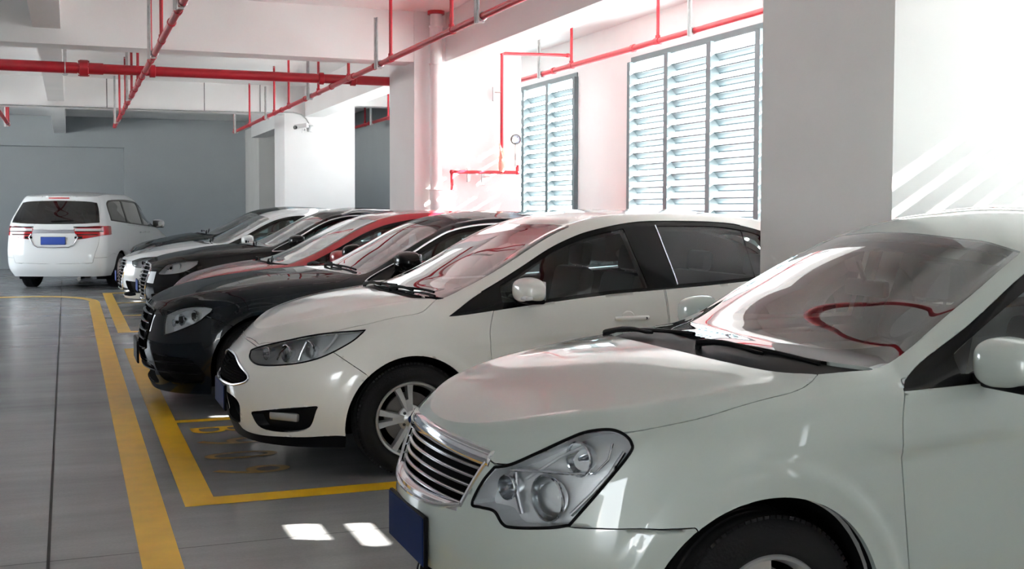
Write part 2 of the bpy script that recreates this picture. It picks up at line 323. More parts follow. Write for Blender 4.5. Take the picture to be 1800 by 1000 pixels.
# test pipework on the pier: branch, valve, gauge
t = empty('test_drain_pipework', (4.79, 12.82, 1.9), label='thin red test pipe with valve, elbows and pressure gauge on the pier wall', cat='pipework')
R_ = lambda *p: [tuple(Vector(q) - Vector((4.79, 12.82, 1.9))) for q in p]
b = MB(); b.tube(R_((5.662, 12.82, 3.355), (4.80, 12.82, 3.335), (4.79, 12.82, 3.325), (4.79, 12.82, 2.15)), .019, 12); b.build('pipe', M['red'], t)
b = MB(); b.tube(R_((4.17, 12.82, 1.72), (4.17, 12.82, 1.905), (4.19, 12.82, 1.93), (4.98, 12.82, 1.935), (4.99, 12.82, 1.94), (4.99, 12.82, 2.02)), .019, 12); b.build('pipe', M['red'], t)
for p in ((4.79, 12.82, 3.34), (4.17, 12.82, 1.93), (4.99, 12.82, 1.935), (4.79, 12.82, 1.935), (5.64, 12.82, 3.355)):
    b = MB(); b.lathe([(.0, .026), (.02, .022), (.028, 0), (.02, -.022), (0, -.026)], R_(p)[0], 'z', 14); b.build('elbow_fitting', M['red'], t)
b = MB(); q = R_((4.79, 12.82, 2.05))[0]; b.tube([(q[0], q[1], q[2] - .14), (q[0], q[1], q[2] - .10), (q[0], q[1], q[2] - .08), (q[0], q[1], q[2] + .06), (q[0], q[1], q[2] + .08), (q[0], q[1], q[2] + .17)], [.02, .03, .038, .038, .03, .02], 16)
b.tube([(q[0], q[1] - .03, q[2] + .05), (q[0] - .03, q[1] - .05, q[2] + .14), (q[0] - .05, q[1] - .05, q[2] + .22)], .012, 8); b.build('valve', mat('faded_valve_paint', (.80, .42, .33), .5), t)
b = MB(); b.tube(R_((4.96, 12.80, 2.0), (4.96, 12.80, 2.28)), .010, 10); b.tube(R_((4.96, 12.80, 2.08), (4.96, 12.80, 2.16)), .016, 6); b.build('gauge_stem', M['galv'], t)
b = MB(); b.lathe([(0, .012), (.050, .012), (.050, -.028), (.056, -.030), (.060, -.022), (.060, .014), (0, .02)], R_((4.955, 12.79, 2.325))[0], 'y', 32); g = b.build('pressure_gauge', M['steel_dark'], t)
b = MB(); b.lathe([(0, -.020), (.050, -.020), (.050, -.015)], R_((4.955, 12.79, 2.325))[0], 'y', 32); b.build('gauge_dial', M['gauge'], g)
b = MB(); q = R_((4.955, 12.765, 2.325))[0]; b.box((q[0] + .008, q[1], q[2] + .012), (.004, .002, .05), rot=RY(.5)); b.build('gauge_needle', M['blackp'], g)
for p in ((4.74, 12.90, 2.86), (4.60, 12.90, 1.86), (4.42, 12.90, 1.90)):
    b = MB(); q = R_(p)[0]; b.box((q[0] - .03, q[1] - .03, q[2]), (.035, .03, .17), .003, seg=1); b.tube([(q[0] - .03, q[1] - .06, q[2] + .02), (q[0] + .05, q[1] - .08, q[2] + .02)], .012, 8); b.build('pipe_bracket', M['galv'], t)
# white downpipes in front of the piers
for (x, y, lab) in ((3.98, 12.83, 'white plastic downpipe with a red collar, standing against the middle pier'),):
    t = empty('downpipe', (x, y, 0), label=lab, cat='pipe')
    b = MB(); b.tube([(0, 0, 0), (0, 0, 1.8), (0, 0, ZC)], .068, 28); b.build('pipe', M['pvc'], t)
    for z in (1.64, 3.09, 3.52):
        b = MB(); b.tube([(0, 0, z - .05), (0, 0, z + .07), (0, 0, z + .075), (0, 0, z + .09)], [.074, .074, .082, .082], 28); b.build('coupling', M['pvc'], t)
    b = MB(); b.tube([(0, 0, 3.74), (0, 0, ZC)], .098, 28); b.build('pipe_collar', M['red'], t)
# CCTV camera with its box and conduit
t = empty('security_camera', (4.06, 21.5, 3.0), label='white bullet security camera on the far pier, under the ceiling', cat='security camera')
b = MB(); b.box((-.06, -.26, .02), (.085, .26, .085), .012, rot=RZ(.9) @ RX(-.1)); b.build('camera_housing', M['pvc'], t)
b = MB(); b.tube([(-.175, -.335, -.012), (-.205, -.358, -.018)], .034, 16); b.build('camera_lens', M['gloss'], t)
b = MB(); b.tube([(.02, -.17, .0), (.05, -.10, -.03), (.05, .09, -.03)], .014, 8); b.tube([(-.02, -.20, -.03), (-.03, -.2, -.10)], .012, 8); b.build('camera_bracket', M['pvc'], t)
b = MB(); b.box((.17, .06, .0), (.10, .06, .12), .008); b.build('junction_box', M['galv'], t)
b = MB(); pts = [(-6.5, 21.58, 3.262), (-2, 21.58, 3.262), (0, 21.58, 3.262), (2, 21.58, 3.262), (3.6, 21.58, 3.275), (3.75, 21.575, 3.29), (3.92, 21.575, 3.29), (4.06, 21.575, 3.26), (4.16, 21.575, 3.18), (4.205, 21.575, 3.10)]
b.tube(pts, .011, 8); b.build('conduit', M['galv'], label='thin grey cable conduit along the far beam, curving down to the security camera', cat='conduit')
# ---------------------------------------------------------------- car shell maths (numpy only)
def pchip(xs, ys):
    xs = np.asarray(xs, float); ys = np.asarray(ys, float); h = np.diff(xs); d = np.diff(ys) / h
    m = np.zeros(len(xs)); m[0] = d[0]; m[-1] = d[-1]
    for i in range(1, len(xs) - 1):
        if d[i-1] * d[i] > 0:
            a, b = 2*h[i] + h[i-1], h[i] + 2*h[i-1]
            m[i] = (a + b) / (a / d[i-1] + b / d[i])
    def f(x):
        x = np.clip(np.asarray(x, float), xs[0], xs[-1]); i = np.clip(np.searchsorted(xs, x) - 1, 0, len(h) - 1)
        t = (x - xs[i]) / h[i]; t2 = t*t; t3 = t2*t
        return (2*t3 - 3*t2 + 1)*ys[i] + (t3 - 2*t2 + t)*h[i]*m[i] + (3*t2 - 2*t3)*ys[i+1] + (t3 - t2)*h[i]*m[i+1]
    return f

def tab(t):
    if isinstance(t, (int, float)): return lambda x: np.full(np.shape(x), float(t))
    return pchip([a for a, b in t], [b for a, b in t])

def crom(P, k):
    """centripetal Catmull-Rom through P[n,m,3] along axis 1 (mirror ghost at the end), k samples per span"""
    n, m, _ = P.shape
    g0 = 2*P[:, :1] - P[:, 1:2]; g1 = P[:, -2:-1].copy(); g1[..., 1] *= -1; g1[..., 0] = P[:, -2:-1][..., 0]
    Q = np.concatenate([g0, P, g1], 1); out = []; vv = []
    for i in range(m - 1):
        p0, p1, p2, p3 = (Q[:, i + j] for j in range(4))
        dist = lambda a, b: np.maximum(np.linalg.norm(b - a, axis=1), .02)[:, None] ** .5
        t1 = dist(p0, p1); t2 = t1 + dist(p1, p2); t3 = t2 + dist(p2, p3)
        for j in range(k):
            s = j / k; t = t1 + (t2 - t1) * s
            A1 = (t1 - t)/t1*p0 + t/t1*p1; A2 = (t2 - t)/(t2 - t1)*p1 + (t - t1)/(t2 - t1)*p2; A3 = (t3 - t)/(t3 - t2)*p2 + (t - t2)/(t3 - t2)*p3
            B1 = (t2 - t)/t2*A1 + t/t2*A2; B2 = (t3 - t)/(t3 - t1)*A2 + (t - t1)/(t3 - t1)*A3
            out.append((t2 - t)/(t2 - t1)*B1 + (t - t1)/(t2 - t1)*B2); vv.append(i + s)
    out.append(P[:, -1]); vv.append(m - 1.)
    return np.stack(out, 1), np.array(vv)

def shell(c, q=1.):
    """half body (y>=0) as a grid P[nu,nv,3]; c is the table of one car, q the fineness"""
    L, W = c['L'], c['W']; nf = int(44*q); ns = int(100*q); nr = int(26*q)
    D, n = c['D'], c['n']; DR, nR = c.get('DR', .7), c.get('nr', 3.)
    ph = np.linspace(0, 1, nf + 1)[:-1] ** 1.0 * np.pi/2; pr = (np.linspace(0, 1, nr + 1) * np.pi/2)[::-1]
    xf, xr = c['xf'], c['xr']          # nose and tail offsets of lines 0..6
    lines = []
    for j in range(7):
        Dj = c.get('Dj', {}).get(j, D); 
        w = tab(c['y'][j]); z = tab(c['z'][j])
        xs0 = xf[j] + Dj; xs1 = L - xr[j] - DR
        x = np.concatenate([xf[j] + Dj*(1 - np.cos(ph)**(2/n)), np.linspace(xs0, xs1, ns)[:-1], L - xr[j] - DR*(1 - np.cos(pr)**(2/nR))])
        y = np.concatenate([w(np.full(nf, xs0))*np.sin(ph)**(2/n), w(np.linspace(xs0, xs1, ns)[:-1]), w(np.full(nr + 1, xs1))*np.sin(pr)**(2/nR)])
        if j == 6 and 'y6front' in c:
            y = np.where(np.arange(len(x)) < nf, np.minimum(y, 9), y)
        lines.append(np.stack([x, y, z(x)], 1))
    l4, l6 = lines[4], lines[6]
    a, b = tab(c['a5']), tab(c['b5']); X = l6[:, 0]
    l5 = np.stack([l4[:, 0]*(1 - b(X)) + l6[:, 0]*b(X), l6[:, 1] + (l4[:, 1] - l6[:, 1])*a(X), l4[:, 2] + (l6[:, 2] - l4[:, 2])*b(X)], 1)
    x8 = X + tab(c['dx8'])(X); z8 = tab(c['z8'])(x8); l8 = np.stack([x8, 0*x8, z8], 1)
    c7 = tab(c.get('c7', .72))(X)
    l7 = np.stack([X + (x8 - X)*.7, l6[:, 1]*.56, l6[:, 2] + (z8 - l6[:, 2])*c7], 1)
    l6b = np.stack([X + (x8 - X)*.27, l6[:, 1]*.86, l6[:, 2] + (z8 - l6[:, 2])*.27*c7/.70], 1)
    P = np.stack(lines[:5] + [l5, l6, l6b, l7, l8], 1)
    G, vv = crom(P, max(3, int(8*q))); vv = np.interp(vv, [0, 6, 7, 8, 9], [0, 6, 6.35, 7, 8])
    U = np.repeat(X[:, None], G.shape[1], 1); V = np.repeat(vv[None], G.shape[0], 0)
    ss = lambda t: np.clip(t, 0, 1)**2*(3 - 2*np.clip(t, 0, 1))
    side = ss((G[..., 1] - .45)/.25)*(V < 4.6)
    if 'flare' in c:                    # pressed lip around each wheel arch
        h, r0, r1 = c['flare']
        for x in c['wx']:
            d = np.hypot(G[..., 0] - x, G[..., 2] - c['wz']); G[..., 1] += side*h*ss((r1 - d)/(r1 - r0))*(G[..., 2] > .1)
    if 'crease' in c:                   # shoulder line along the doors
        h, xa, xb, za, zb = c['crease']; zl = za + (zb - za)*(G[..., 0] - xa)/(xb - xa)
        G[..., 1] -= side*h*ss((G[..., 0] - xa)/.22)*ss((zl - G[..., 2])/.035)*(1 - ss((zl - .12 - G[..., 2])/.35))
    G[..., 1] = np.maximum(G[..., 1], 0); G[0, :, 1] = 0; G[-1, :, 1] = 0; G[:, -1, 1] = 0
    return G, U, V

def smooth(pts, k=6, closed=True):
    """Catmull-Rom outline; a point written (a, b, 1) is a sharp corner"""
    n = len(pts); out = []
    P = [np.array(p[:2], float) for p in pts]; S = [len(p) > 2 for p in pts]
    for i in range(n if closed else n - 1):
        p1, p2 = P[i], P[(i+1) % n]
        p0 = P[i-1] if (not S[i] and (closed or i > 0)) else 2*p1 - p2
        p3 = P[(i+2) % n] if (not S[(i+1) % n] and (closed or i + 2 < n)) else 2*p2 - p1
        for j in range(k):
            t = j/k
            out.append(.5*((2*p1) + (p2 - p0)*t + (2*p0 - 5*p1 + 4*p2 - p3)*t*t + (3*p1 - p0 - 3*p2 + p3)*t**3))
    if not closed: out.append(P[-1])
    return np.array(out)

def sdf(poly, Q):
    """signed distance, negative inside"""
    a = poly; b = np.roll(poly, -1, 0); d = np.full(len(Q), 1e9); ins = np.zeros(len(Q), bool)
    for p, q in zip(a, b):
        e = q - p; w = Q - p; t = np.clip((w @ e) / max(e @ e, 1e-12), 0, 1)
        d = np.minimum(d, np.hypot(*(w - t[:, None]*e).T))
        c = ((p[1] <= Q[:, 1]) & (Q[:, 1] < q[1])) | ((q[1] <= Q[:, 1]) & (Q[:, 1] < p[1]))
        if c.any() and q[1] != p[1]:
            ins ^= c & (Q[:, 0] < p[0] + (Q[:, 1] - p[1])*e[0]/e[1])
    return np.where(ins, -d, d)

class Cutter:
    """a polygon mesh whose faces can be split along outlines drawn in a projection"""
    def __init__(s, G, U, V):
        nu, nv, _ = G.shape
        s.A = []; s.F = []; s.R = []; seen = {}; idx = []
        for r in np.concatenate([G.reshape(-1, 3), U.reshape(-1, 1), V.reshape(-1, 1)], 1):
            k = (round(r[0], 5), round(r[1], 5), round(r[2], 5))
            if k not in seen: seen[k] = len(s.A); s.A.append(list(r))
            idx.append(seen[k])
        for i in range(nu - 1):
            for j in range(nv - 1):
                f = [idx[i*nv + j], idx[i*nv + j + 1], idx[(i+1)*nv + j + 1], idx[(i+1)*nv + j]]
                f = [a for k, a in enumerate(f) if a != f[k-1]]
                if len(set(f)) > 2: s.F.append(f); s.R.append('body')
    def arr(s): return np.array(s.A)
    def cut(s, name, mode, poly, ok=None, only=None, grow=0.):
        A = s.arr()
        if mode == 'side': Q = A[:, [0, 2]]
        elif mode == 'front': Q = A[:, [1, 2]]
        elif mode == 'top': Q = A[:, [0, 1]]
        elif mode == 'uv': Q = A[:, [3, 4]]
        elif mode == 'diag': Q = np.stack([(A[:, 0] + A[:, 1])*.70711, A[:, 2]], 1)
        lo, hi = poly.min(0) - .1, poly.max(0) + .1
        near = ((Q > lo) & (Q < hi)).all(1); D = np.full(len(A), 1.)
        D[near] = sdf(poly, Q[near]) - grow
        D[np.abs(D) < 6e-4] = 0.
        cand = []
        for fi, f in enumerate(s.F):
            if only and s.R[fi] not in only: continue
            d = D[f]
            if (d < 0).any():
                if ok is not None and not ok(A[f].mean(0), s.normal(A, f)): continue
                cand.append(fi)
        cs = set(cand); new = {}
        for fi in cand:
            f = s.F[fi]
            for a, b in zip(f, f[1:] + f[:1]):
                if D[a]*D[b] < 0:
                    k = (min(a, b), max(a, b))
                    if k not in new:
                        t = D[k[0]]/(D[k[0]] - D[k[1]]); new[k] = len(s.A)
                        s.A.append([(1-t)*p + t*q for p, q in zip(s.A[k[0]], s.A[k[1]])])
        D = np.concatenate([D, np.zeros(len(s.A) - len(D))]); F2 = []; R2 = []
        for fi, f in enumerate(s.F):
            g = f
            if new:
                g = []
                for a, b in zip(f, f[1:] + f[:1]):
                    g.append(a); k = new.get((min(a, b), max(a, b)))
                    if k is not None: g.append(k)
            if fi not in cs: F2.append(g); R2.append(s.R[fi]); continue
            parts = [g]; done = []
            while parts:
                h = parts.pop(); z = [i for i, v in enumerate(h) if D[v] == 0]; sp = False
                if (D[h] < 0).any() and (D[h] > 0).any():
                    for i in range(len(z)):
                        for j in range(i+1, len(z)):
                            p, q = h[z[i]:z[j]+1], h[z[j]:] + h[:z[i]+1]
                            if len(p) > 2 and len(q) > 2 and (D[p] != 0).any() and (D[q] != 0).any():
                                parts += [p, q]; sp = True; break
                        if sp: break
                if not sp: done.append(h)
            for h in done:
                F2.append(h); R2.append(name if D[h].sum() < 0 else s.R[fi])
        s.F, s.R = F2, R2
    def normal(s, A, f):
        p = A[f[:3], :3] if len(f) == 3 else A[[f[0], f[len(f)//3], f[2*len(f)//3]], :3]
        n = np.cross(p[1] - p[0], p[2] - p[0]); l = np.linalg.norm(n)
        if len(f) == 4:
            n = np.cross(A[f[2], :3] - A[f[0], :3], A[f[3], :3] - A[f[1], :3]); l = np.linalg.norm(n)
        return n/l if l > 1e-12 else n
# ---------------------------------------------------------------- one table per car: x from the nose, half widths and heights of nine lines
CARS = {}
CARS['silver'] = dict(hz=.74, flare=(.012, .44, .475), crease=(.014, 1.12, 3.6, .775, .90), wx=(.89, 3.58), wr=.37, wz=.305, pos=(.97, 3.60), L=4.60, W=.85, D=.92, n=2.15,
    xf=[.13, .07, .045, .07, .11, .135, .155], xr=[.10, .03, 0, .02, .05, .1, .15],
    y=[[(0, .78), (1.5, .79), (4.6, .78)], [(0, .83), (1.5, .835), (4.6, .83)], .848, .845, [(0, .80), (.9, .815), (1.5, .815), (3, .81), (4.6, .79)], 0,
       [(0, .66), (.93, .68), (1.3, .70), (1.42, .69), (1.74, .655), (1.99, .62), (2.25, .575), (2.8, .565), (3.3, .56), (3.7, .58), (4.1, .63), (4.6, .64)]],
    z=[[(0, .19), (.5, .2), (4.6, .22)], [(0, .33), (4.6, .36)], [(0, .50), (4.6, .55)], [(0, .64), (.5, .66), (1.5, .72), (4.6, .78)],
       [(0, .72), (.3, .79), (.9, .88), (1.4, .935), (2.5, .96), (3.5, .99), (4.6, .94)], 0,
       [(.13, .80), (.35, .87), (.9, .955), (1.3, 1.0), (1.40, 1.012), (1.47, 1.035), (1.74, 1.175), (1.99, 1.30), (2.25, 1.40), (2.6, 1.44), (3.2, 1.42), (3.6, 1.32), (4.0, 1.09), (4.1, 1.05), (4.6, 1.0)]],
    a5=[(0, .6), (1.3, .6), (1.7, .56), (4, .56), (4.3, .7)], b5=[(0, .62), (1.3, .62), (1.7, .5), (4, .5), (4.3, .7)],
    dx8=[(.13, 0), (.5, 0), (1.2, -.10), (1.42, -.14), (2.2, -.14), (2.8, 0), (3.4, 0), (4.1, .05), (4.5, 0)],
    z8=[(.13, .80), (.3, .858), (.6, .938), (.9, 1.0), (1.2, 1.04), (1.27, 1.048), (1.34, 1.07), (1.6, 1.20), (2.0, 1.41), (2.2, 1.47), (2.6, 1.515), (3.1, 1.50), (3.45, 1.43), (3.95, 1.13), (4.1, 1.1), (4.4, 1.08), (4.5, 1.0)])

CARS['hatch'] = dict(flare=(.008, .405, .44), crease=(.008, 1.15, 3.6, .72, .86), wx=(.915, 3.56), wr=.372, wz=.305, pos=(.86, 7.05), L=4.38, W=.911, D=.82, n=2.2,
    xf=[.06, -.01, -.03, -.01, .09, .14, .18], xr=[.10, .03, 0, .02, .05, .1, .15],
    y=[[(0, .82), (1.5, .84), (4.4, .83)], [(0, .885), (1.5, .89), (4.4, .88)], .908, .911, [(0, .84), (.9, .87), (1.4, .875), (3, .87), (4.4, .84)], 0,
       [(0, .64), (.93, .70), (1.1, .735), (1.25, .735), (1.55, .70), (1.94, .64), (2.3, .60), (2.8, .59), (3.3, .59), (3.7, .6), (4.4, .6)]],
    z=[[(0, .15), (.5, .165), (1.4, .19), (4.4, .22)], [(0, .33), (4.4, .36)], [(0, .47), (4.4, .52)], [(0, .56), (.4, .60), (.9, .69), (1.4, .70), (4.4, .80)],
       [(0, .66), (.3, .73), (.9, .85), (1.26, .893), (2.1, .985), (2.8, 1.025), (3.2, 1.06), (4.4, 1.08)], 0,
       [(.18, .775), (.35, .845), (.7, .922), (1.0, .965), (1.13, .98), (1.3, 1.04), (1.94, 1.375), (2.1, 1.42), (2.3, 1.45), (2.65, 1.46), (3.2, 1.435), (3.8, 1.33), (4.4, 1.05)]],
    a5=[(0, .6), (1.1, .6), (1.4, .57), (4, .56)], b5=[(0, .6), (1.1, .6), (1.4, .5), (4, .5)],
    dx8=[(.2, 0), (.5, -.03), (1.0, -.20), (1.3, -.25), (1.9, -.2), (2.5, 0), (4.4, 0)],
    z8=[(.18, .775), (.4, .885), (.7, .958), (.95, .99), (1.02, .995), (1.25, 1.07), (1.65, 1.272), (1.85, 1.372), (2.05, 1.45), (2.4, 1.497), (2.9, 1.497), (3.3, 1.465), (3.8, 1.34), (4.4, 1.05)])

def derive(base, xm, zm, sy, **kw):
    """another car from a table: x and z remapped piecewise, widths scaled"""
    b = CARS[base]; fx = lambda x: float(np.interp(x, *zip(*xm))); fz = lambda z: float(np.interp(z, *zip(*zm)))
    mt = lambda t, g: t if isinstance(t, (int, float)) else [(round(fx(a), 4), g(v)) for a, v in t]
    c = dict(b); c.update(W=b['W']*sy)
    c['y'] = [y*sy if isinstance(y, (int, float)) else mt(y, lambda v: v*sy) for y in b['y']]
    c['z'] = [mt(z, fz) for z in b['z']]; c['z8'] = mt(b['z8'], fz)
    c['a5'] = mt(b['a5'], float); c['b5'] = mt(b['b5'], float); c['dx8'] = mt(b['dx8'], float)
    c['L'] = fx(b['L']); c['map'] = (xm, zm, sy); c.update(kw); return c
CARS['blackd'] = derive('silver', [(0, 0), (.13, .13), (.9, .95), (1.27, 1.50), (1.40, 1.64), (2.2, 2.40), (2.6, 2.85), (4.6, 4.90)],
    [(0, -.07), (.2, .13), (.36, .34), (.72, .70), (.8, .785), (.95, .94), (1.0, .985), (1.05, 1.035), (1.5, 1.465), (1.6, 1.57)], 1.085, wx=(.85, 3.79), wr=.39, wz=.33, pos=(.48, 9.40), D=.80, n=2.5,
    xf=[.10, .03, .0, .02, .05, .08, .11])
CARS['red'] = derive('hatch', [(0, 0), (.2, .2), (.9, .9), (1.0, 1.0), (1.9, 1.95), (4.4, 4.5)],
    [(0, 0), (1.0, .985), (1.5, 1.49), (1.6, 1.59)], .975, pos=(.80, 11.70))
CARS['blackc'] = derive('silver', [(0, 0), (.13, .13), (.9, .93), (1.27, 1.48), (1.40, 1.63), (2.2, 2.44), (4.6, 4.80)],
    [(0, 0), (1.0, 1.0), (1.5, 1.50), (1.6, 1.6)], 1.08, wx=(.97, 3.75), wr=.39, wz=.34, pos=(.82, 15.70), D=.80, n=2.5, xf=[.10, .03, .0, .02, .05, .08, .11])
CARS['whiteb'] = derive('silver', [(0, 0), (.13, .13), (.9, .90), (1.27, 1.32), (1.40, 1.46), (2.2, 2.3), (4.6, 4.73)],
    [(0, 0), (1.0, .98), (1.5, 1.49), (1.6, 1.59)], 1.08, wx=(.90, 3.71), wr=.38, wz=.33, pos=(.64, 18.0), D=.80, n=2.5, xf=[.10, .03, .0, .02, .05, .08, .11])
CARS['darka'] = derive('silver', [(0, 0), (.13, .13), (.9, .90), (1.27, 1.26), (1.40, 1.40), (2.2, 2.25), (4.6, 4.8)],
    [(0, 0), (1.0, 1.065), (1.5, 1.52), (1.6, 1.62)], 1.08, wx=(.92, 3.75), wr=.38, wz=.33, pos=(.88, 20.3), D=.80, n=2.5, xf=[.10, .03, .0, .02, .05, .08, .11])
CARS['mpv'] = dict(wx=(.92, 3.79), wr=.37, wz=.33, pos=(1.36, 27.06), rot=math.radians(-110), L=4.85, W=.91, D=.75, n=2.4, DR=.32, nr=3.4,
    xf=[.10, .03, .0, .02, .08, .11, .13], xr=[.10, .02, .0, .03, .07, .2, .36],
    y=[[(0, .82), (4.85, .82)], [(0, .885), (4.85, .885)], .905, .91, [(0, .86), (1.0, .88), (3.5, .885), (4.85, .87)], 0,
       [(0, .68), (.9, .72), (1.1, .72), (1.25, .70), (1.95, .67), (2.3, .68), (4.0, .69), (4.85, .66)]],
    z=[[(0, .19), (4.85, .25)], [(0, .36), (4.85, .40)], [(0, .55), (4.85, .62)], [(0, .70), (4.85, .88)],
       [(0, .78), (.3, .84), (.9, .95), (1.3, 1.06), (2.5, 1.14), (4.85, 1.24)], 0,
       [(.13, .83), (.35, .90), (.9, 1.02), (1.05, 1.06), (1.25, 1.12), (1.95, 1.55), (2.3, 1.68), (2.9, 1.755), (3.8, 1.755), (4.4, 1.71), (4.85, 1.64)]],
    a5=[(0, .6), (1.1, .6), (1.5, .6), (4.85, .6)], b5=[(0, .62), (1.1, .62), (1.5, .5), (4, .5)],
    dx8=[(.13, 0), (1.0, -.2), (1.9, -.15), (2.6, 0), (4.2, 0), (4.5, 0)],
    z8=[(.13, .83), (.4, .95), (.8, 1.06), (1.0, 1.13), (1.8, 1.60), (2.2, 1.74), (2.7, 1.81), (3.6, 1.82), (4.2, 1.77), (4.49, 1.72)])
# ---------------------------------------------------------------- panel outlines: (region, projection, outline)
def diag(pts): return [((p[0] + p[1])*.70711, p[2]) + tuple(p[3:]) for p in pts]
SF = {}
SF['silver'] = dict(
    bumper=('side', [(-.3, 0, 1), (.66, 0, 1), (.66, .604, 1), (.34, .59, 1), (.17, .765, 1), (-.3, .79, 1)]),
    rear_bumper=('side', [(4.0, .05, 1), (4.9, .05, 1), (4.9, .62, 1), (4.0, .62, 1)]),
    door=('side', [(1.385, .98, 1), (1.352, .90), (1.342, .82), (1.346, .732), (1.362, .50), (1.385, .29), (1.42, .26), (2.47, .26, 1), (2.47, 1.0, 1)]),
    door2=('side', [(2.475, 1.02, 1), (2.475, .26, 1), (3.25, .26), (3.32, .42), (3.5, .66), (3.6, .85), (3.62, 1.06, 1)]),
    hood=('top', [(.0, -.2, 1), (.0, .2), (.10, .38), (.172, .41, 1), (.217, .475), (.275, .531), (.357, .578), (.464, .638), (.56, .69), (.72, .735), (.93, .742), (1.03, .738), (1.10, .712), (1.162, .667, 1), (1.058, .547), (.996, .335), (.968, 0), (.968, -.2, 1)]),
    cowl=('top', [(.964, -.2, 1), (.964, 0), (.992, .335), (1.054, .549), (1.158, .668, 1), (1.34, .712, 1), (1.25, .55), (1.18, .3), (1.15, 0), (1.15, -.2, 1)]),
    dlo=('side', [(1.365, .948, 1), (1.42, .985), (1.685, 1.11), (1.983, 1.275), (2.2, 1.36), (2.5, 1.405), (3.1, 1.385), (3.45, 1.30), (3.64, 1.17), (3.62, 1.05, 1), (2.5, .985), (1.83, .963)]),
    window=('side', [(1.60, .985, 1), (1.61, 1.04, 1), (1.983, 1.235), (2.2, 1.33), (2.40, 1.37, 1), (2.42, .995, 1)]),
    window2=('side', [(2.53, 1.0, 1), (2.52, 1.378, 1), (3.08, 1.36), (3.38, 1.28), (3.5, 1.2, 1), (3.46, 1.06, 1)]),
    shield=('top', [(1.15, -.2, 1), (1.15, 0), (1.18, .3), (1.25, .55), (1.34, .70, 1), (1.577, .652), (1.821, .615), (2.06, .562, 1), (2.045, .42), (2.01, .279), (1.99, 0), (1.99, -.2, 1)]),
    glass=('top', [(1.26, -.2, 1), (1.26, 0), (1.30, .3), (1.37, .48), (1.49, .60, 1), (1.60, .615), (1.82, .58), (2.02, .535), (2.00, .44), (1.965, .27), (1.945, 0), (1.945, -.2, 1)]),
    rearglass=('top', [(3.5, -.2, 1), (3.5, 0), (3.48, .42), (3.5, .48, 1), (3.9, .52, 1), (3.97, .3), (3.98, 0), (3.98, -.2, 1)]),
    grille=('front', [(-.2, .778, 1), (.0, .778), (.2, .775), (.34, .765), (.40, .75, 1), (.385, .735), (.336, .60, 1), (.2, .575), (.0, .57), (-.2, .57, 1)]),
    lamp=('diag', diag([(.126, .394, .613), (.151, .411, .678), (.182, .435, .726, 1), (.217, .479, .741), (.275, .531, .779), (.357, .578, .826), (.41, .599, .848), (.464, .638, .858), (.494, .673, .849), (.504, .701, .828), (.492, .71, .799), (.416, .691, .705), (.333, .652, .596, 1), (.287, .615, .583), (.206, .529, .569), (.185, .501, .575), (.169, .471, .605), (.142, .427, .608)])),
    intake=('front', [(-.2, .36, 1), (.3, .36), (.55, .34), (.60, .27), (.5, .235), (.3, .225), (-.2, .225, 1)]),
    tail=('front', [(.50, .72), (.52, .90), (.8, .92), (.9, .80), (.9, .72)]),
)
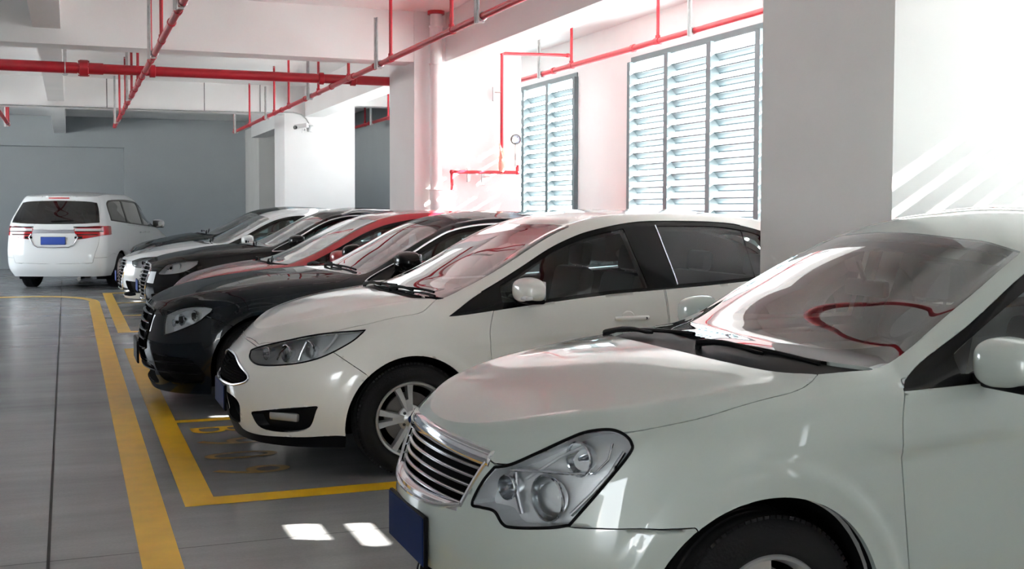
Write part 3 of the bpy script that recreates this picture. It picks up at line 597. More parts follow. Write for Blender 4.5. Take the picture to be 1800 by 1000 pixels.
SF['hatch'] = dict(
    bumper=('side', [(-.3, 0, 1), (.66, 0, 1), (.655, .58, 1), (.49, .70, 1), (.40, .74, 1), (.15, .69, 1), (.10, .725, 1), (-.3, .725, 1)]),
    lip=('side', [(-.3, 0, 1), (.60, 0, 1), (.60, .222), (.31, .218), (.10, .20), (.048, .235), (.0, .295), (-.3, .30, 1)]),
    rear_bumper=('side', [(3.9, .05, 1), (4.9, .05, 1), (4.9, .62, 1), (3.9, .62, 1)]),
    door=('side', [(1.44, 1.0, 1), (1.40, .912), (1.372, .82), (1.369, .75), (1.381, .594), (1.40, .30), (1.44, .25), (2.50, .25, 1), (2.516, .78), (2.512, .882), (2.50, 1.03, 1)]),
    door2=('side', [(2.51, 1.04, 1), (2.52, .882), (2.524, .78), (2.51, .25, 1), (3.1, .25), (3.2, .40), (3.35, .62), (3.45, .8), (3.45, 1.09, 1)]),
    hood=('top', [(.125, -.2, 1), (.125, .0), (.15, .33, 1), (.257, .532), (.438, .701), (.56, .765), (.68, .805), (.82, .822), (.96, .83), (1.02, .81), (1.103, .738, 1), (1.03, .64), (.985, .544), (.94, .2), (.93, 0), (.93, -.2, 1)]),
    cowl=('top', [(.925, -.2, 1), (.925, 0), (.936, .2), (.98, .546), (1.025, .642), (1.10, .740, 1), (1.15, .745, 1), (1.09, .64), (1.04, .5), (1.0, .2), (.99, 0), (.99, -.2, 1)]),
    dlo=('side', [(1.13, .886, 1), (1.30, .985), (1.463, 1.067), (1.608, 1.145), (1.808, 1.255), (1.97, 1.322), (2.109, 1.362), (2.353, 1.406), (2.578, 1.420), (2.968, 1.414), (3.214, 1.386), (3.45, 1.31), (3.62, 1.2, 1), (3.5, 1.09), (3.151, 1.056), (2.831, 1.031), (2.503, 1.012), (2.13, .988), (1.69, .946), (1.27, .898)]),
    window=('side', [(1.46, .955, 1), (1.47, 1.05, 1), (1.608, 1.12), (1.808, 1.23), (1.97, 1.295), (2.109, 1.335), (2.33, 1.377, 1), (2.40, 1.02, 1), (2.13, 1.008), (1.69, .966)]),
    window2=('side', [(2.60, 1.038, 1), (2.555, 1.392, 1), (2.968, 1.388), (3.214, 1.356), (3.30, 1.33, 1), (3.38, 1.09, 1), (3.151, 1.073), (2.831, 1.05)]),
    shield=('top', [(.99, -.2, 1), (.99, 0), (1.0, .2), (1.04, .5), (1.09, .64), (1.14, .735, 1), (1.325, .712), (1.615, .690), (1.98, .635, 1), (1.965, .45), (1.93, .26), (1.90, 0), (1.90, -.2, 1)]),
    glass=('top', [(1.03, -.2, 1), (1.03, 0), (1.05, .2), (1.10, .5), (1.17, .67, 1), (1.325, .685), (1.615, .660), (1.95, .605, 1), (1.925, .43), (1.89, .25), (1.865, 0), (1.865, -.2, 1)]),
    rearglass=('top', [(3.7, -.2, 1), (3.7, 0), (3.7, .45, 1), (4.1, .5, 1), (4.15, .3), (4.15, 0), (4.15, -.2, 1)]),
    grille=('front', [(-.2, .632, 1), (.08, .630), (.20, .618), (.35, .585), (.462, .548), (.452, .512), (.34, .483), (.225, .474), (-.2, .474, 1)]),
    lamp=('diag', diag([(.104, .323, .659), (.124, .36, .63), (.14, .51, .612), (.276, .698, .634), (.419, .792, .676), (.571, .835, .755), (.66, .832, .822, 1), (.438, .701, .795), (.257, .532, .743), (.124, .331, .685)])),
    fog=('diag', diag([(.083, .462, .340, 1), (.25, .66, .385), (.397, .813, .410, 1), (.341, .728, .268), (.144, .503, .249)])),
    intake=('front', [(-.2, .42, 1), (.2, .42), (.36, .38), (.30, .27), (.24, .245), (.1, .24), (-.2, .24, 1)]),
    tail=('front', [(.50, .72), (.52, .95), (.8, .97), (.9, .80), (.9, .72)]),
)
def map_feats(base, fx, fz, sy, hd=0., **kw):
    o = {}
    for k, (m, p) in SF[base].items():
        if k in ('hood', 'cowl'):
            q = [(fx(a[0]) + hd*min(1, max(0, (a[0] - .5)/.4))*(1 if a[0] < 1.18 else 0), a[1]*sy*(1.05 if hd > 0 and a[0] < 1.1 else 1)) + tuple(a[2:]) for a in p]
        elif m == 'side': q = [(fx(a[0]), fz(a[1])) + tuple(a[2:]) for a in p]
        elif m == 'top': q = [(fx(a[0]), a[1]*sy) + tuple(a[2:]) for a in p]
        elif m == 'front': q = [(a[0]*sy, fz(a[1])) + tuple(a[2:]) for a in p]
        else: q = [(a[0], fz(a[1])) + tuple(a[2:]) for a in p]
        o[k] = (m, q)
    o.update(kw); return o
def mapped(name, base, **kw):
    xm, zm, sy = CARS[name]['map']
    SF[name] = map_feats(base, lambda x: float(np.interp(x, *zip(*xm))) if 0 < x < xm[-1][0] else x, lambda z: float(np.interp(z, *zip(*zm))), sy, **kw)
mapped('blackd', 'silver', hd=.30,
    lamp=('diag', diag([(.175, .606, .713, 1), (.15, .63, .64), (.156, .638, .566, 1), (.219, .71, .590), (.362, .812, .660), (.44, .84, .72), (.473, .85, .752), (.467, .84, .775), (.366, .781, .781), (.26, .70, .760)])),
    grille=('front', [(-.2, .75, 1), (.0, .75), (.36, .74), (.43, .70), (.40, .50), (.33, .44), (-.2, .43, 1)]),
    bumper=('side', [(-.3, -.1, 1), (.58, -.1, 1), (.62, .64, 1), (.42, .72, 1), (.15, .74, 1), (-.3, .79, 1)]),
    fog=('front', [(.50, .42, 1), (.80, .40, 1), (.84, .30), (.80, .22, 1), (.56, .22), (.50, .30)]),
    intake=('front', [(-.2, .33, 1), (.42, .33), (.44, .25), (.38, .18), (-.2, .17, 1)]))
mapped('red', 'hatch')
mapped('blackc', 'silver', hd=.22,
    lamp=('diag', diag([(.212, .683, .669), (.263, .708, .751), (.339, .742, .805), (.50, .82, .838), (.68, .874, .847, 1), (.639, .888, .78), (.459, .855, .693)])),
    grille=('front', [(-.2, .80, 1), (.0, .80), (.30, .79), (.46, .76), (.50, .70), (.42, .42), (.34, .34), (-.2, .33, 1)]),
    bumper=('side', [(-.3, 0, 1), (.64, 0, 1), (.66, .70, 1), (.45, .72, 1), (.15, .765, 1), (-.3, .80, 1)]),
    fog=('front', [(.56, .42, 1), (.80, .44, 1), (.82, .34), (.60, .33, 1)]))
mapped('whiteb', 'silver', hd=.12,
    lamp=('diag', diag([(.189, .617, .738, 1), (.205, .669, .671), (.315, .78, .654), (.43, .83, .736), (.526, .851, .805, 1), (.319, .739, .785)])),
    grille=('front', [(-.2, .76, 1), (.0, .76), (.40, .75), (.46, .72), (.50, .62), (.40, .36), (.33, .33), (-.2, .33, 1)]),
    bumper=('side', [(-.3, 0, 1), (.62, 0, 1), (.64, .66, 1), (.45, .70, 1), (.15, .75, 1), (-.3, .77, 1)]),
    fog=('front', [(.54, .46, 1), (.80, .44, 1), (.82, .30), (.56, .28, 1)]))
mapped('darka', 'silver', hd=.10,
    grille=('front', [(-.2, .78, 1), (.0, .78), (.40, .77), (.46, .74), (.50, .64), (.40, .40), (.33, .36), (-.2, .36, 1)]))
SF['mpv'] = dict(
    rear_bumper=('side', [(4.05, -.1, 1), (5.2, -.1, 1), (5.2, .58, 1), (4.60, .60, 1), (4.25, .66, 1), (4.05, .62, 1)]),
    tailgate=('front', [(-.2, 1.80, 1), (.0, 1.78), (.5, 1.76), (.70, 1.66), (.795, 1.24), (.80, .90), (.74, .66), (.70, .50, 1), (-.2, .48, 1)]),
    door=('side', [(1.20, 1.08, 1), (1.22, .3, 1), (2.28, .3, 1), (2.28, 1.13, 1)]),
    door2=('side', [(2.29, 1.13, 1), (2.29, .3, 1), (3.3, .3, 1), (3.34, .5), (3.40, .8), (3.40, 1.18, 1)]),
    hood=('top', [(.14, -.2, 1), (.14, .0), (.2, .5), (.45, .68), (1.0, .78, 1), (.80, .4), (.76, 0), (.76, -.2, 1)]),
    dlo=('side', [(1.15, 1.09, 1), (1.5, 1.32), (1.9, 1.52), (2.3, 1.62), (3.0, 1.665), (3.9, 1.655), (4.18, 1.61), (4.25, 1.50), (4.27, 1.27, 1), (3.0, 1.19), (2.0, 1.13)]),
    window=('side', [(1.55, 1.14, 1), (1.56, 1.32, 1), (1.9, 1.49), (2.2, 1.58, 1), (2.25, 1.17, 1)]),
    window2=('side', [(2.36, 1.18, 1), (2.33, 1.60, 1), (3.28, 1.64, 1), (3.30, 1.23, 1)]),
    window3=('side', [(3.37, 1.235, 1), (3.36, 1.64, 1), (3.9, 1.63), (4.13, 1.59), (4.19, 1.5), (4.20, 1.29, 1)]),
    shield=('top', [(.82, -.2, 1), (.82, 0), (.95, .5), (1.1, .70, 1), (1.9, .62, 1), (1.8, .3), (1.78, 0), (1.78, -.2, 1)]),
    glass=('top', [(.90, -.2, 1), (.90, 0), (1.03, .5), (1.17, .66, 1), (1.88, .57, 1), (1.75, .3), (1.73, 0), (1.73, -.2, 1)]),
    rearglass=('front', [(-.2, 1.64, 1), (.0, 1.64), (.5, 1.625), (.68, 1.60, 1), (.74, 1.45), (.80, 1.235, 1), (.4, 1.215), (.0, 1.21), (-.2, 1.21, 1)]),
    tailbar=('front', [(-.2, 1.10, 1), (.0, 1.10), (.40, 1.105, 1), (.40, 1.045, 1), (-.2, 1.04, 1)]),
    tail=('front', [(.36, 1.135, 1), (.60, 1.165), (.80, 1.175), (1.0, 1.165, 1), (1.0, 1.03, 1), (.80, .99), (.55, .945), (.42, .93, 1)]),
)
def car_cutter(name, q):
    c = CARS[name]; G, U, V = shell(c, q); K = Cutter(G, U, V); F = SF[name]; L = c['L']; mid = L/2
    up = lambda p, n: n[2] > .12 and p[0] < mid*1.02
    upr = lambda p, n: n[2] > .12 and p[0] > mid
    out = lambda p, n: n[1] > .15
    fr = lambda p, n: p[0] < .75 and n[0] < -.02
    rr = lambda p, n: p[0] > L - .75 and (n[0] > -.02)
    order = [('rear_bumper', None), ('bumper', None), ('lip', None), ('door', out), ('door2', out), ('hood', lambda p, n: (up(p, n) or p[0] < .32) and p[0] < mid and p[2] > c.get('hz', .70)), ('cowl', up), ('dlo', out), ('window', out), ('window2', out), ('window3', out),
             ('shield', up), ('glass', up), ('tailgate', rr), ('rearglass', rr if name == 'mpv' else upr), ('grille', fr), ('intake', fr), ('fog', lambda p, n: p[0] < .8), ('lamp', lambda p, n: p[0] < 1.0), ('tailbar', rr), ('tail', lambda p, n: p[0] > L - .52)]
    for r, ok in order:
        if r in F: K.cut(r, F[r][0], smooth(F[r][1]), ok)
    if 'wx' not in c: c['wx'] = (.915, 3.6)
    for x in c['wx']:
        a = np.linspace(0, 2*np.pi, 72, endpoint=False); r, cz = c.get('wr', .37), c.get('wz', .305)
        P = np.stack([x + r*np.cos(a), cz + r*np.sin(a)], 1)
        P[:, 1] = np.where(P[:, 1] < cz, np.maximum(P[:, 1], cz - (cz - P[:, 1])*2.2) - .0, P[:, 1])
        P = np.array([(x - r - .004, -.3), (x + r + .004, -.3)] + [(x + r*math.cos(t), cz + r*math.sin(t)) for t in np.linspace(-.25, math.pi + .25, 60)])
        K.cut('arch', 'side', P, lambda p, n: p[1] > .3)
    return K
# ---------------------------------------------------------------- building one car
class Car:
    def __init__(s, key, name, paint, q, label, cat, interior='trim', group=None, wheel='spoke'):
        s.c = CARS[key]; s.key = key; s.paint = M[paint]; c = s.c
        s.root = empty(name, (*c['pos'], 0), c.get('rot', 0), label=label, cat=cat, group=group)
        s.K = car_cutter(key, q); s.A = s.K.arr()[:, :3]; A = s.A
        s.by = {}
        for fi, r_ in enumerate(s.K.R): s.by.setdefault(r_, []).append(s.K.F[fi])
        N = np.zeros_like(A)
        for f_ in s.K.F:
            n = np.zeros(3); p0 = A[f_[0]]
            for a, b in zip(f_[1:-1], f_[2:]): n += np.cross(A[a] - p0, A[b] - p0)
            for a in f_: N[a] += n
        N[A[:, 1] < 1e-5, 1] = 0
        s.N = N/np.maximum(np.linalg.norm(N, axis=1), 1e-12)[:, None]
        s.bvh = BVHTree.FromPolygons([tuple(p) for p in A], [tuple(f_) for f_ in s.K.F if True])
        s.panels(); s.underbody(); s.wheels(wheel); s.cabin(interior)
    def half(s, regs, off=0., gap=.0025, depth=.012, close=True):
        F = [f_ for r_ in regs for f_ in s.by.get(r_, [])]
        if not F: return None
        idx = {}; V = []; 
        for f_ in F:
            for a in f_:
                if a not in idx: idx[a] = len(V); V.append(a)
        P = s.A[V].copy(); N = s.N[V]; G = [[idx[a] for a in f_] for f_ in F]; E = {}
        for f_ in G:
            for a, b in zip(f_, f_[1:] + f_[:1]): E[(a, b)] = E.get((a, b), 0) + 1
        bd = [(a, b) for (a, b) in E if (b, a) not in E and not (P[a][1] < 1e-5 and P[b][1] < 1e-5)]
        P = P - N*off
        if gap and bd:
            T = np.zeros_like(P); nb = {i for e in bd for i in e}
            for f_ in G:
                if nb.intersection(f_):
                    cen = P[f_].mean(0)
                    for a in f_:
                        if a in nb:
                            d = cen - P[a]; d -= N[a]*(d @ N[a]); l = np.linalg.norm(d)
                            if l > 1e-6: T[a] += d/l
            l = np.linalg.norm(T, axis=1); m_ = l > 1e-6; T[m_] /= l[m_][:, None]; T[P[:, 1] < 1e-5, 1] = 0
            P = P + T*gap
        Vv = [tuple(p) for p in P]; n0 = len(Vv); Nn = [tuple(n) for n in N]
        if depth and bd:
            top = {}; bot = {}
            for e in bd:
                for a in e:
                    if a not in top:
                        top[a] = len(Vv); Vv.append(Vv[a]); bot[a] = len(Vv); Vv.append(tuple(np.array(Vv[a]) - N[a]*depth))
            for a, b in bd: G.append([top[b], top[a], bot[a], bot[b]])
        return Vv, G
    def part(s, name, regs, m, sides='both', parent=None, **k):
        h = s.half(regs, **{a: k.pop(a) for a in ('off', 'gap', 'depth') if a in k})
        if not h: return None
        V, G = h; out = []; par = parent or s.root
        if sides == 'both':
            mp = {}; W = list(V)
            for i, v in enumerate(V):
                if abs(v[1]) < 1e-5: mp[i] = i
                else: mp[i] = len(W); W.append((v[0], -v[1], v[2]))
            o = link(name, W, [f_ for f_ in G] + [[mp[a] for a in f_][::-1] for f_ in G], m, par, True, **k); out = [o]
        else:
            for sg in (-1, 1):
                W = [(v[0], v[1]*sg, v[2]) for v in V]; out.append(link(name, W, G if sg > 0 else [f_[::-1] for f_ in G], m, par, True, **k))
        return out
    def at(s, o, d):
        """point and normal where a ray meets the half body"""
        p = s.bvh.ray_cast(Vector(o), Vector(d).normalized()); return p[0], p[1]
    def fx(s, y, z):                       # front surface
        p, n = s.at((-1, abs(y), z), (1, 0, 0)); return p.x if p else None
    def sy(s, x, z):
        p, n = s.at((x, 2, z), (0, -1, 0)); return p.y if p else s.c['W']
    def tz(s, x, y):
        p, n = s.at((x, abs(y), 3), (0, 0, -1)); return p.z if p else 1.
    def panels(s):
        P = s.part; b = s.paint; F = SF[s.key]
        P('body_shell', ['body'], b, gap=.0015, depth=.02)
        P('hood', ['hood'], b, label='hood' if False else None)
        P('front_bumper', ['bumper'], b); P('rear_bumper', ['rear_bumper'], b)
        if 'lip' in F: P('bumper_lip', ['lip'], M['blackp'], gap=0)
        s.doors = P('front_door', ['door'], b, 'LR') or []; P('rear_door', ['door2'], b, 'LR')
        if 'tailgate' in F: P('tailgate', ['tailgate'], b)
        P('cowl_panel', ['cowl'], M['blackp'], off=.012, gap=0)
        P('window_frame', ['dlo'], M['gloss'], 'LR', gap=.0, depth=.03)
        P('windshield_border', ['shield'], M['frit'], off=.007, gap=0, depth=.01)
        wd = s.c.get('wglass', 'wglass'); sd = s.c.get('sglass', 'sglass')
        P('windshield', ['glass', 'shield'], M[wd], off=.001, gap=0, depth=0)
        P('side_window', ['window'], M[sd], 'LR', off=.006, gap=0, depth=0)
        P('side_window', ['window2'], M[sd], 'LR', off=.006, gap=0, depth=0); P('side_window', ['window3'], M[sd], 'LR', off=.006, gap=0, depth=0)
        P('rear_window', ['rearglass'], M[sd], off=.003, gap=0, depth=0)
        # lining: an inner skin behind every closed panel
        solid = ['body', 'hood', 'rear_bumper', 'door', 'door2', 'cowl', 'dlo', 'shield', 'tailgate', 'tail', 'tailbar']
        s.by['_lin'] = [f_ for r_ in solid for f_ in s.by.get(r_, []) if .62 < s.A[f_, 0].mean() < (4.3 if s.key == 'mpv' else 9)]; solid = ['_lin']
        P('inner_lining', solid, M[s.c.get('lining', 'dark')], off=.06, gap=0, depth=0)
    def underbody(s):
        G, U, V = shell(s.c, .4); B = G[:, 0].copy(); B[:, 1] -= .03; B[:, 1] = np.maximum(B[:, 1], 0); n = len(B)
        z = np.maximum(B[:, 2], .12) + .03
        wx = s.c['wx']; r_ = s.c['wr'] + .02
        y = B[:, 1].copy()
        for x in wx: y = np.where(np.abs(B[:, 0] - x) < r_, np.minimum(y, s.c['W'] - .34), y)
        Vv = [(B[i, 0], y[i], z[i]) for i in range(n)] + [(B[i, 0], -y[i], z[i]) for i in range(n)]
        link('underbody', Vv, [(i, i+1, n+i+1, n+i) for i in range(n-1)], M['dark'], s.root)
        for x in wx:
            for sg in (-1, 1):
                W = s.c['W']; rr = s.c['wr'] + .012; cz = s.c['wz']; a = [math.radians(t) for t in range(-25, 206, 11)]
                V2 = []; Fc = []
                yo = [max(.3, s.sy(x + rr*math.cos(t)*.99, cz + rr*math.sin(t)*.99) - .015) for t in a]
                for t, y_ in zip(a, yo):
                    V2 += [(x + rr*math.cos(t), sg*y_, cz + rr*math.sin(t)), (x + rr*math.cos(t), sg*(W - .36), cz + rr*math.sin(t))]
                for i in range(len(a) - 1): Fc.append((2*i, 2*i+1, 2*i+3, 2*i+2))
                V2.append((x, sg*(W - .36), cz)); k = len(V2) - 1
                for i in range(len(a) - 1): Fc.append((2*i+1, k, 2*i+3))
                link('wheel_liner', V2, Fc, M['dark'], s.root)
    def wheels(s, style):
        c = s.c; R = c.get('tr', .315); rim = c.get('rr', .225); w = .21
        for x in c['wx']:
            for sg in (-1, 1):
                y = c['W'] - .015
                t = MB()
                pr = [(rim - .004, -.02), (rim + .002, -.006), (rim + .02, .004), ((R + rim)/2, .010), (R - .028, .002), (R - .010, -.016), (R - .002, -.035)]
                for k in range(4): pr += [(R, -.05 - k*.036), (R, -.071 - k*.036), (R - .008, -.073 - k*.036), (R - .008, -.082 - k*.036)]
                pr += [(R - .004, -w + .02), (R - .03, -w), (rim, -w + .01), (rim - .004, -w + .02)]
                t.lathe([(a, b) for a, b in pr], (0, 0, 0), 'y', 72)
                # tread blocks on the shoulder
                for k in range(90):
                    a = k*2*math.pi/90
                    t.box(((R - .010)*math.cos(a), -.0185, (R - .010)*math.sin(a)), (.020, .004, .014), 0, RY(-a))
                m_ = s.rim(style, rim)
                wh = m_.build('wheel', M['alloy'], s.root, ang=30); wh.location = (x, sg*y, R); wh.rotation_euler = (0, c.get('spin', .2) + (x > 2)*.5, 0 if sg > 0 else math.pi)
                o = t.build('tire', M['rubber'], wh, ang=40)
                d = MB(); d.lathe([(.05, -.075), (.145, -.075), (.145, -.095), (.05, -.095)], (0, 0, 0), 'y', 40); d.lathe([(.0, -.06), (.075, -.06), (.075, -.1), (0, -.1)], (0, 0, 0), 'y', 24)
                d.build('brake_disc', M['iron'], wh)
                q = MB(); q.box((-.115, -.075, -.03), (.075, .06, .15), .015, RY(.2)); q.build('brake_caliper', M['iron'], wh)
                h = MB(); h.lathe([(0, .006), (.022, .006), (.027, .002), (.028, -.012)], (0, -.02, 0), 'y', 28); h.build('hub_cap', M['plate_n'] if style == 'twin' else M['satin'], wh)
                b = MB(); b.lathe([(rim + .002, -.2), (.02, -.2)], (0, 0, 0), 'y', 40); b.lathe([(rim - .012, -.04), (rim - .012, -.2)], (0, 0, 0), 'y', 40); b.build('wheel_barrel', M['dark'], wh)
                s.nuts(wh)
    def nuts(s, wh):
        b = MB()
        for k in range(5):
            a = math.pi/2 + k*2*math.pi/5 + math.pi/5; p = (.054*math.cos(a), -.022, .054*math.sin(a))
            b.lathe([(0, .004), (.008, .004), (.0095, 0), (.0095, -.015)], p, 'y', 6)
        b.build('wheel_nuts', M['steel_dark'], wh, ang=20)
    def rim(s, style, rim):
        b = MB()
        b.lathe([(rim - .026, -.045), (rim - .016, -.012), (rim - .012, -.004), (rim - .002, .0), (rim + .002, -.006), (rim, -.03)], (0, 0, 0), 'y', 80)
        b.lathe([(.026, -.012), (.03, -.016), (.066, -.028), (.075, -.036), (.075, -.06)], (0, 0, 0), 'y', 40)
        def spoke(a, w0, w1, r0, r1, dz=0., tw=0.):
            ca, sa = math.cos(a), math.sin(a); P = []
            for rr, ww, yy in ((r0, w0, -.022), ((r0 + r1)/2, (w0 + w1)/2, -.016), (r1, w1, -.012)):
                t = tw*(rr - r0)/(r1 - r0)
                for q, dy in ((-1, 0), (1, 0), (1.35, -.045), (-1.35, -.045)):
                    lx, lz = rr, t + q*ww/2; P.append(b.bm.verts.new((lx*ca - lz*sa, yy + dy, lx*sa + lz*ca)))
            for i in range(2):
                for k in range(4): b.bm.faces.new((P[4*i+k], P[4*i+(k+1) % 4], P[4*i+4+(k+1) % 4], P[4*i+4+k]))
            b.bm.faces.new(P[0:4]); b.bm.faces.new(P[8:12])
        for k in range(5):
            a = math.pi/2 + k*2*math.pi/5
            if style == 'twin':
                for q in (-1, 1): spoke(a + q*.16, .020, .030, .045, rim - .010, tw=q*.004)
                # web joining each pair at the hub
                spoke(a, .034, .016, .045, .115)
                for q in (-1, 1): spoke(a + q*.235, .005, .018, .10, rim - .006)
            elif style == 'wide':
                spoke(a, .05, .085, .045, rim - .010)
            else:
                spoke(a, .036, .044, .045, rim - .010); spoke(a + math.pi/5, .028, .030, .045, rim - .010)
        return b
    def cabin(s, interior):
        c = s.c; L = c['L']; fxm = lambda x: float(np.interp(x, *zip(*c['map'][0]))) if 'map' in c else x
        base = s.key if 'map' not in c else 'm'
        xs = fxm(2.15) if s.key != 'mpv' else 2.1; W = c['W']; rt = s.root; k = W/.85
        def seat(x, y, w=.50):
            b = MB(); b.box((x - .02, y, .50), (.50, w, .16), .05); b.box((x + .27, y, .82), (.13, w, .56), .055, RY(.22))
            o = b.build('seat', M['seat'], rt); h = MB(); h.box((x + .37, y, 1.185), (.09, .25, .17), .035, RY(.12)); h.build('headrest', M['seat'], o)
            g = MB()
            for q in (-.06, .06): g.tube([(x + .345, y + q, 1.03), (x + .37, y + q, 1.14)], .006, 8)
            g.build('headrest_post', M['satin'], o)
        seat(xs, -.37*k); seat(xs, .37*k)
        b = MB(); xr_ = xs + .95; b.box((xr_, 0, .50), (.50, 1.22*k, .16), .05); b.box((xr_ + .27, 0, .80), (.13, 1.22*k, .52), .05, RY(.3)); o = b.build('rear_bench', M['seat'], rt)
        for y in (-.36, .36): 
            h = MB(); h.box((xr_ + .38, y*k, 1.12), (.09, .26, .15), .035, RY(.15)); h.build('headrest', M['seat'], o)
        dm = M[interior]; x0 = xs - .62
        # dashboard follows the inside of the windscreen base
        V = []; ny = 13; prof = [(-.52, -.035), (-.35, -.02), (-.18, -.02), (-.08, -.045), (-.05, -.10), (-.10, -.28), (-.08, -.45)]
        zc = s.tz(fxm(1.3) if s.key != 'mpv' else 1.0, .0) - .02; hw = W - .17
        for i in range(ny):
            y = -hw + 2*hw*i/(ny - 1); bow = .10*(y/hw)**2
            for px, pz in prof: V.append((x0 + .12 + px + bow*(px < -.2)*1.0, y, zc - .045 + pz - .02*(y/hw)**2))
        n = len(prof); F = [(i*n + j, (i+1)*n + j, (i+1)*n + j + 1, i*n + j + 1) for i in range(ny - 1) for j in range(n - 1)]
        link('dashboard', V, F, dm, rt, True)
        b = MB(); b.box((x0 + .0, -.36*k, zc - .045), (.26, .36, .07), .03); b.build('instrument_hood', M['trim'] if interior != 'beige' else dm, rt)
        b = MB(); ct = Vector((x0 + .20, -.36*k, zc - .16)); Rm = RY(-.45); pts = [ct + Rm @ Vector((0, .185*math.cos(t), .185*math.sin(t))) for t in np.linspace(0, 2*math.pi, 33)]
        b.tube(pts, .014, 10, cap=False); b.box(tuple(ct), (.05, .15, .11), .02, Rm)
        for a in (0, math.pi, -math.pi/2): b.tube([tuple(ct), tuple(ct + Rm @ Vector((0, .18*math.cos(a), .18*math.sin(a))))], .013, 8)
        b.build('steering_wheel', M['trim'], rt)
        # rear-view mirror under the header
        xg = (fxm(1.80) if s.key != 'mpv' else 1.6); zt = s.tz(xg, .0)
        b = MB(); b.box((xg + .06, 0, zt - .115), (.035, .235, .065), .014); b.tube([(xg + .02, 0, zt - .012), (xg + .05, 0, zt - .09)], .010, 8); b.build('rear_view_mirror', M['trim'], rt)
    # ---- details
    def ring(s, key, pr, n=1):
        """outline of a feature laid back on the body, as 3D points on the y>0 half"""
        mode, poly = SF[s.key][key]; o = []
        for a, b in smooth(poly):
            if mode == 'side': p, nn = s.at((a, 2, b), (0, -1, 0))
            elif mode == 'front':
                if a < -.01: continue
                p, nn = s.at((-1, max(a, 1e-3), b), (1, 0, 0)) if pr > 0 else s.at((9, max(a, 1e-3), b), (-1, 0, 0))
            elif mode == 'diag':
                q = Vector((a/2/.70711, a/2/.70711, b)); p, nn = s.at(q + Vector((-.70711, .70711, 0))*2, (.70711, -.70711, 0))
            else:
                if b < -.01: continue
                p, nn = s.at((a, max(b, 1e-3), 3), (0, 0, -1))
            if p: o.append(p)
        return o
    def trimtube(s, name, key, r_, m, pr=1, sides=(-1, 1), closed=True, lift=.0, sub=None, **k):
        pts = s.ring(key, pr)
        if sub: pts = [p for p in pts if sub(p)]
        out = []
        if len(pts) < 3: return out
        for sg in sides:
            b = MB(); q = [(p.x, p.y*sg, p.z) for p in pts] + ([(pts[0].x, pts[0].y*sg, pts[0].z)] if closed else [])
            b.tube(q, r_, 8, cap=not closed); out.append(b.build(name, m, s.root, **k))
        return out
    def strip(s, b, z, y0, y1, h, d, proud=.0, zc=None, n=14):
        """a bar lying across the nose at height z, from -y1 to y1"""
        ys = np.linspace(-y1, y1, 2*n + 1); rows = []
        for y in ys:
            zz = z(abs(y)) if callable(z) else z
            x = s.fx(max(abs(y), 1e-3), zz)
            if x is None: continue
            x -= proud
            rows.append([b.bm.verts.new((x + dx, y, zz + dz)) for dx, dz in ((0, -h*.35), (0, h*.2), (d*.4, h*.5), (d, h*.5), (d, -h*.5), (d*.3, -h*.5))])
        for A, B in zip(rows, rows[1:]):
            for k in range(6): b.bm.faces.new((A[k], A[(k+1) % 6], B[(k+1) % 6], B[k]))
        if rows: b.bm.faces.new(rows[0]); b.bm.faces.new(rows[-1][::-1])
    def recess(s, name, key, depth, m, sides='both', parent=None, shrink=.9):
        """a tray sunk behind an opening: side walls and a floor"""
        h = s.half([key], gap=0, depth=0)
        if not h: return []
        V, G = h; V = np.array(V); F = list(G); E = set()
        for f_ in G:
            for a, b in zip(f_, f_[1:] + f_[:1]): E.add((a, b))
        bd = [(a, b) for a, b in E if (b, a) not in E and not (V[a][1] < 1e-5 and V[b][1] < 1e-5)]
        d = Vector((depth, -depth*.45, -.01)) if key == 'lamp' else Vector((depth, 0, -.03 if key == 'grille' else 0))
        if key in ('tail',): d = Vector((-depth, -depth*.3, 0))
        cen = V.mean(0); W = V.copy(); W = cen + (W - cen)*shrink + np.array(d); W[V[:, 1] < 1e-5, 1] = 0
        idx = list(range(len(V))); base = len(V); allV = np.concatenate([V, W]); Fa = [[a + base for a in f_] for f_ in G]
        for a, b in bd: Fa.append([a, b, b + base, a + base][::-1])
        used = sorted({a for f_ in Fa for a in f_}); mp = {a: i for i, a in enumerate(used)}; VV = [tuple(allV[a]) for a in used]; FF = [[mp[a] for a in f_] for f_ in Fa]; out = []
        for sg in (1, -1): out.append((([(x, y*sg, z) for x, y, z in VV]), FF if sg > 0 else [f_[::-1] for f_ in FF]))
        if sides == 'both':
            n = len(VV); return [link(name, out[0][0] + out[1][0], out[0][1] + [[a + n for a in f_] for f_ in out[1][1]], m, parent or s.root, False)]
        return [link(name, v, f_, m, (parent[i] if isinstance(parent, list) else parent) or s.root, False) for i, (v, f_) in enumerate(out)]
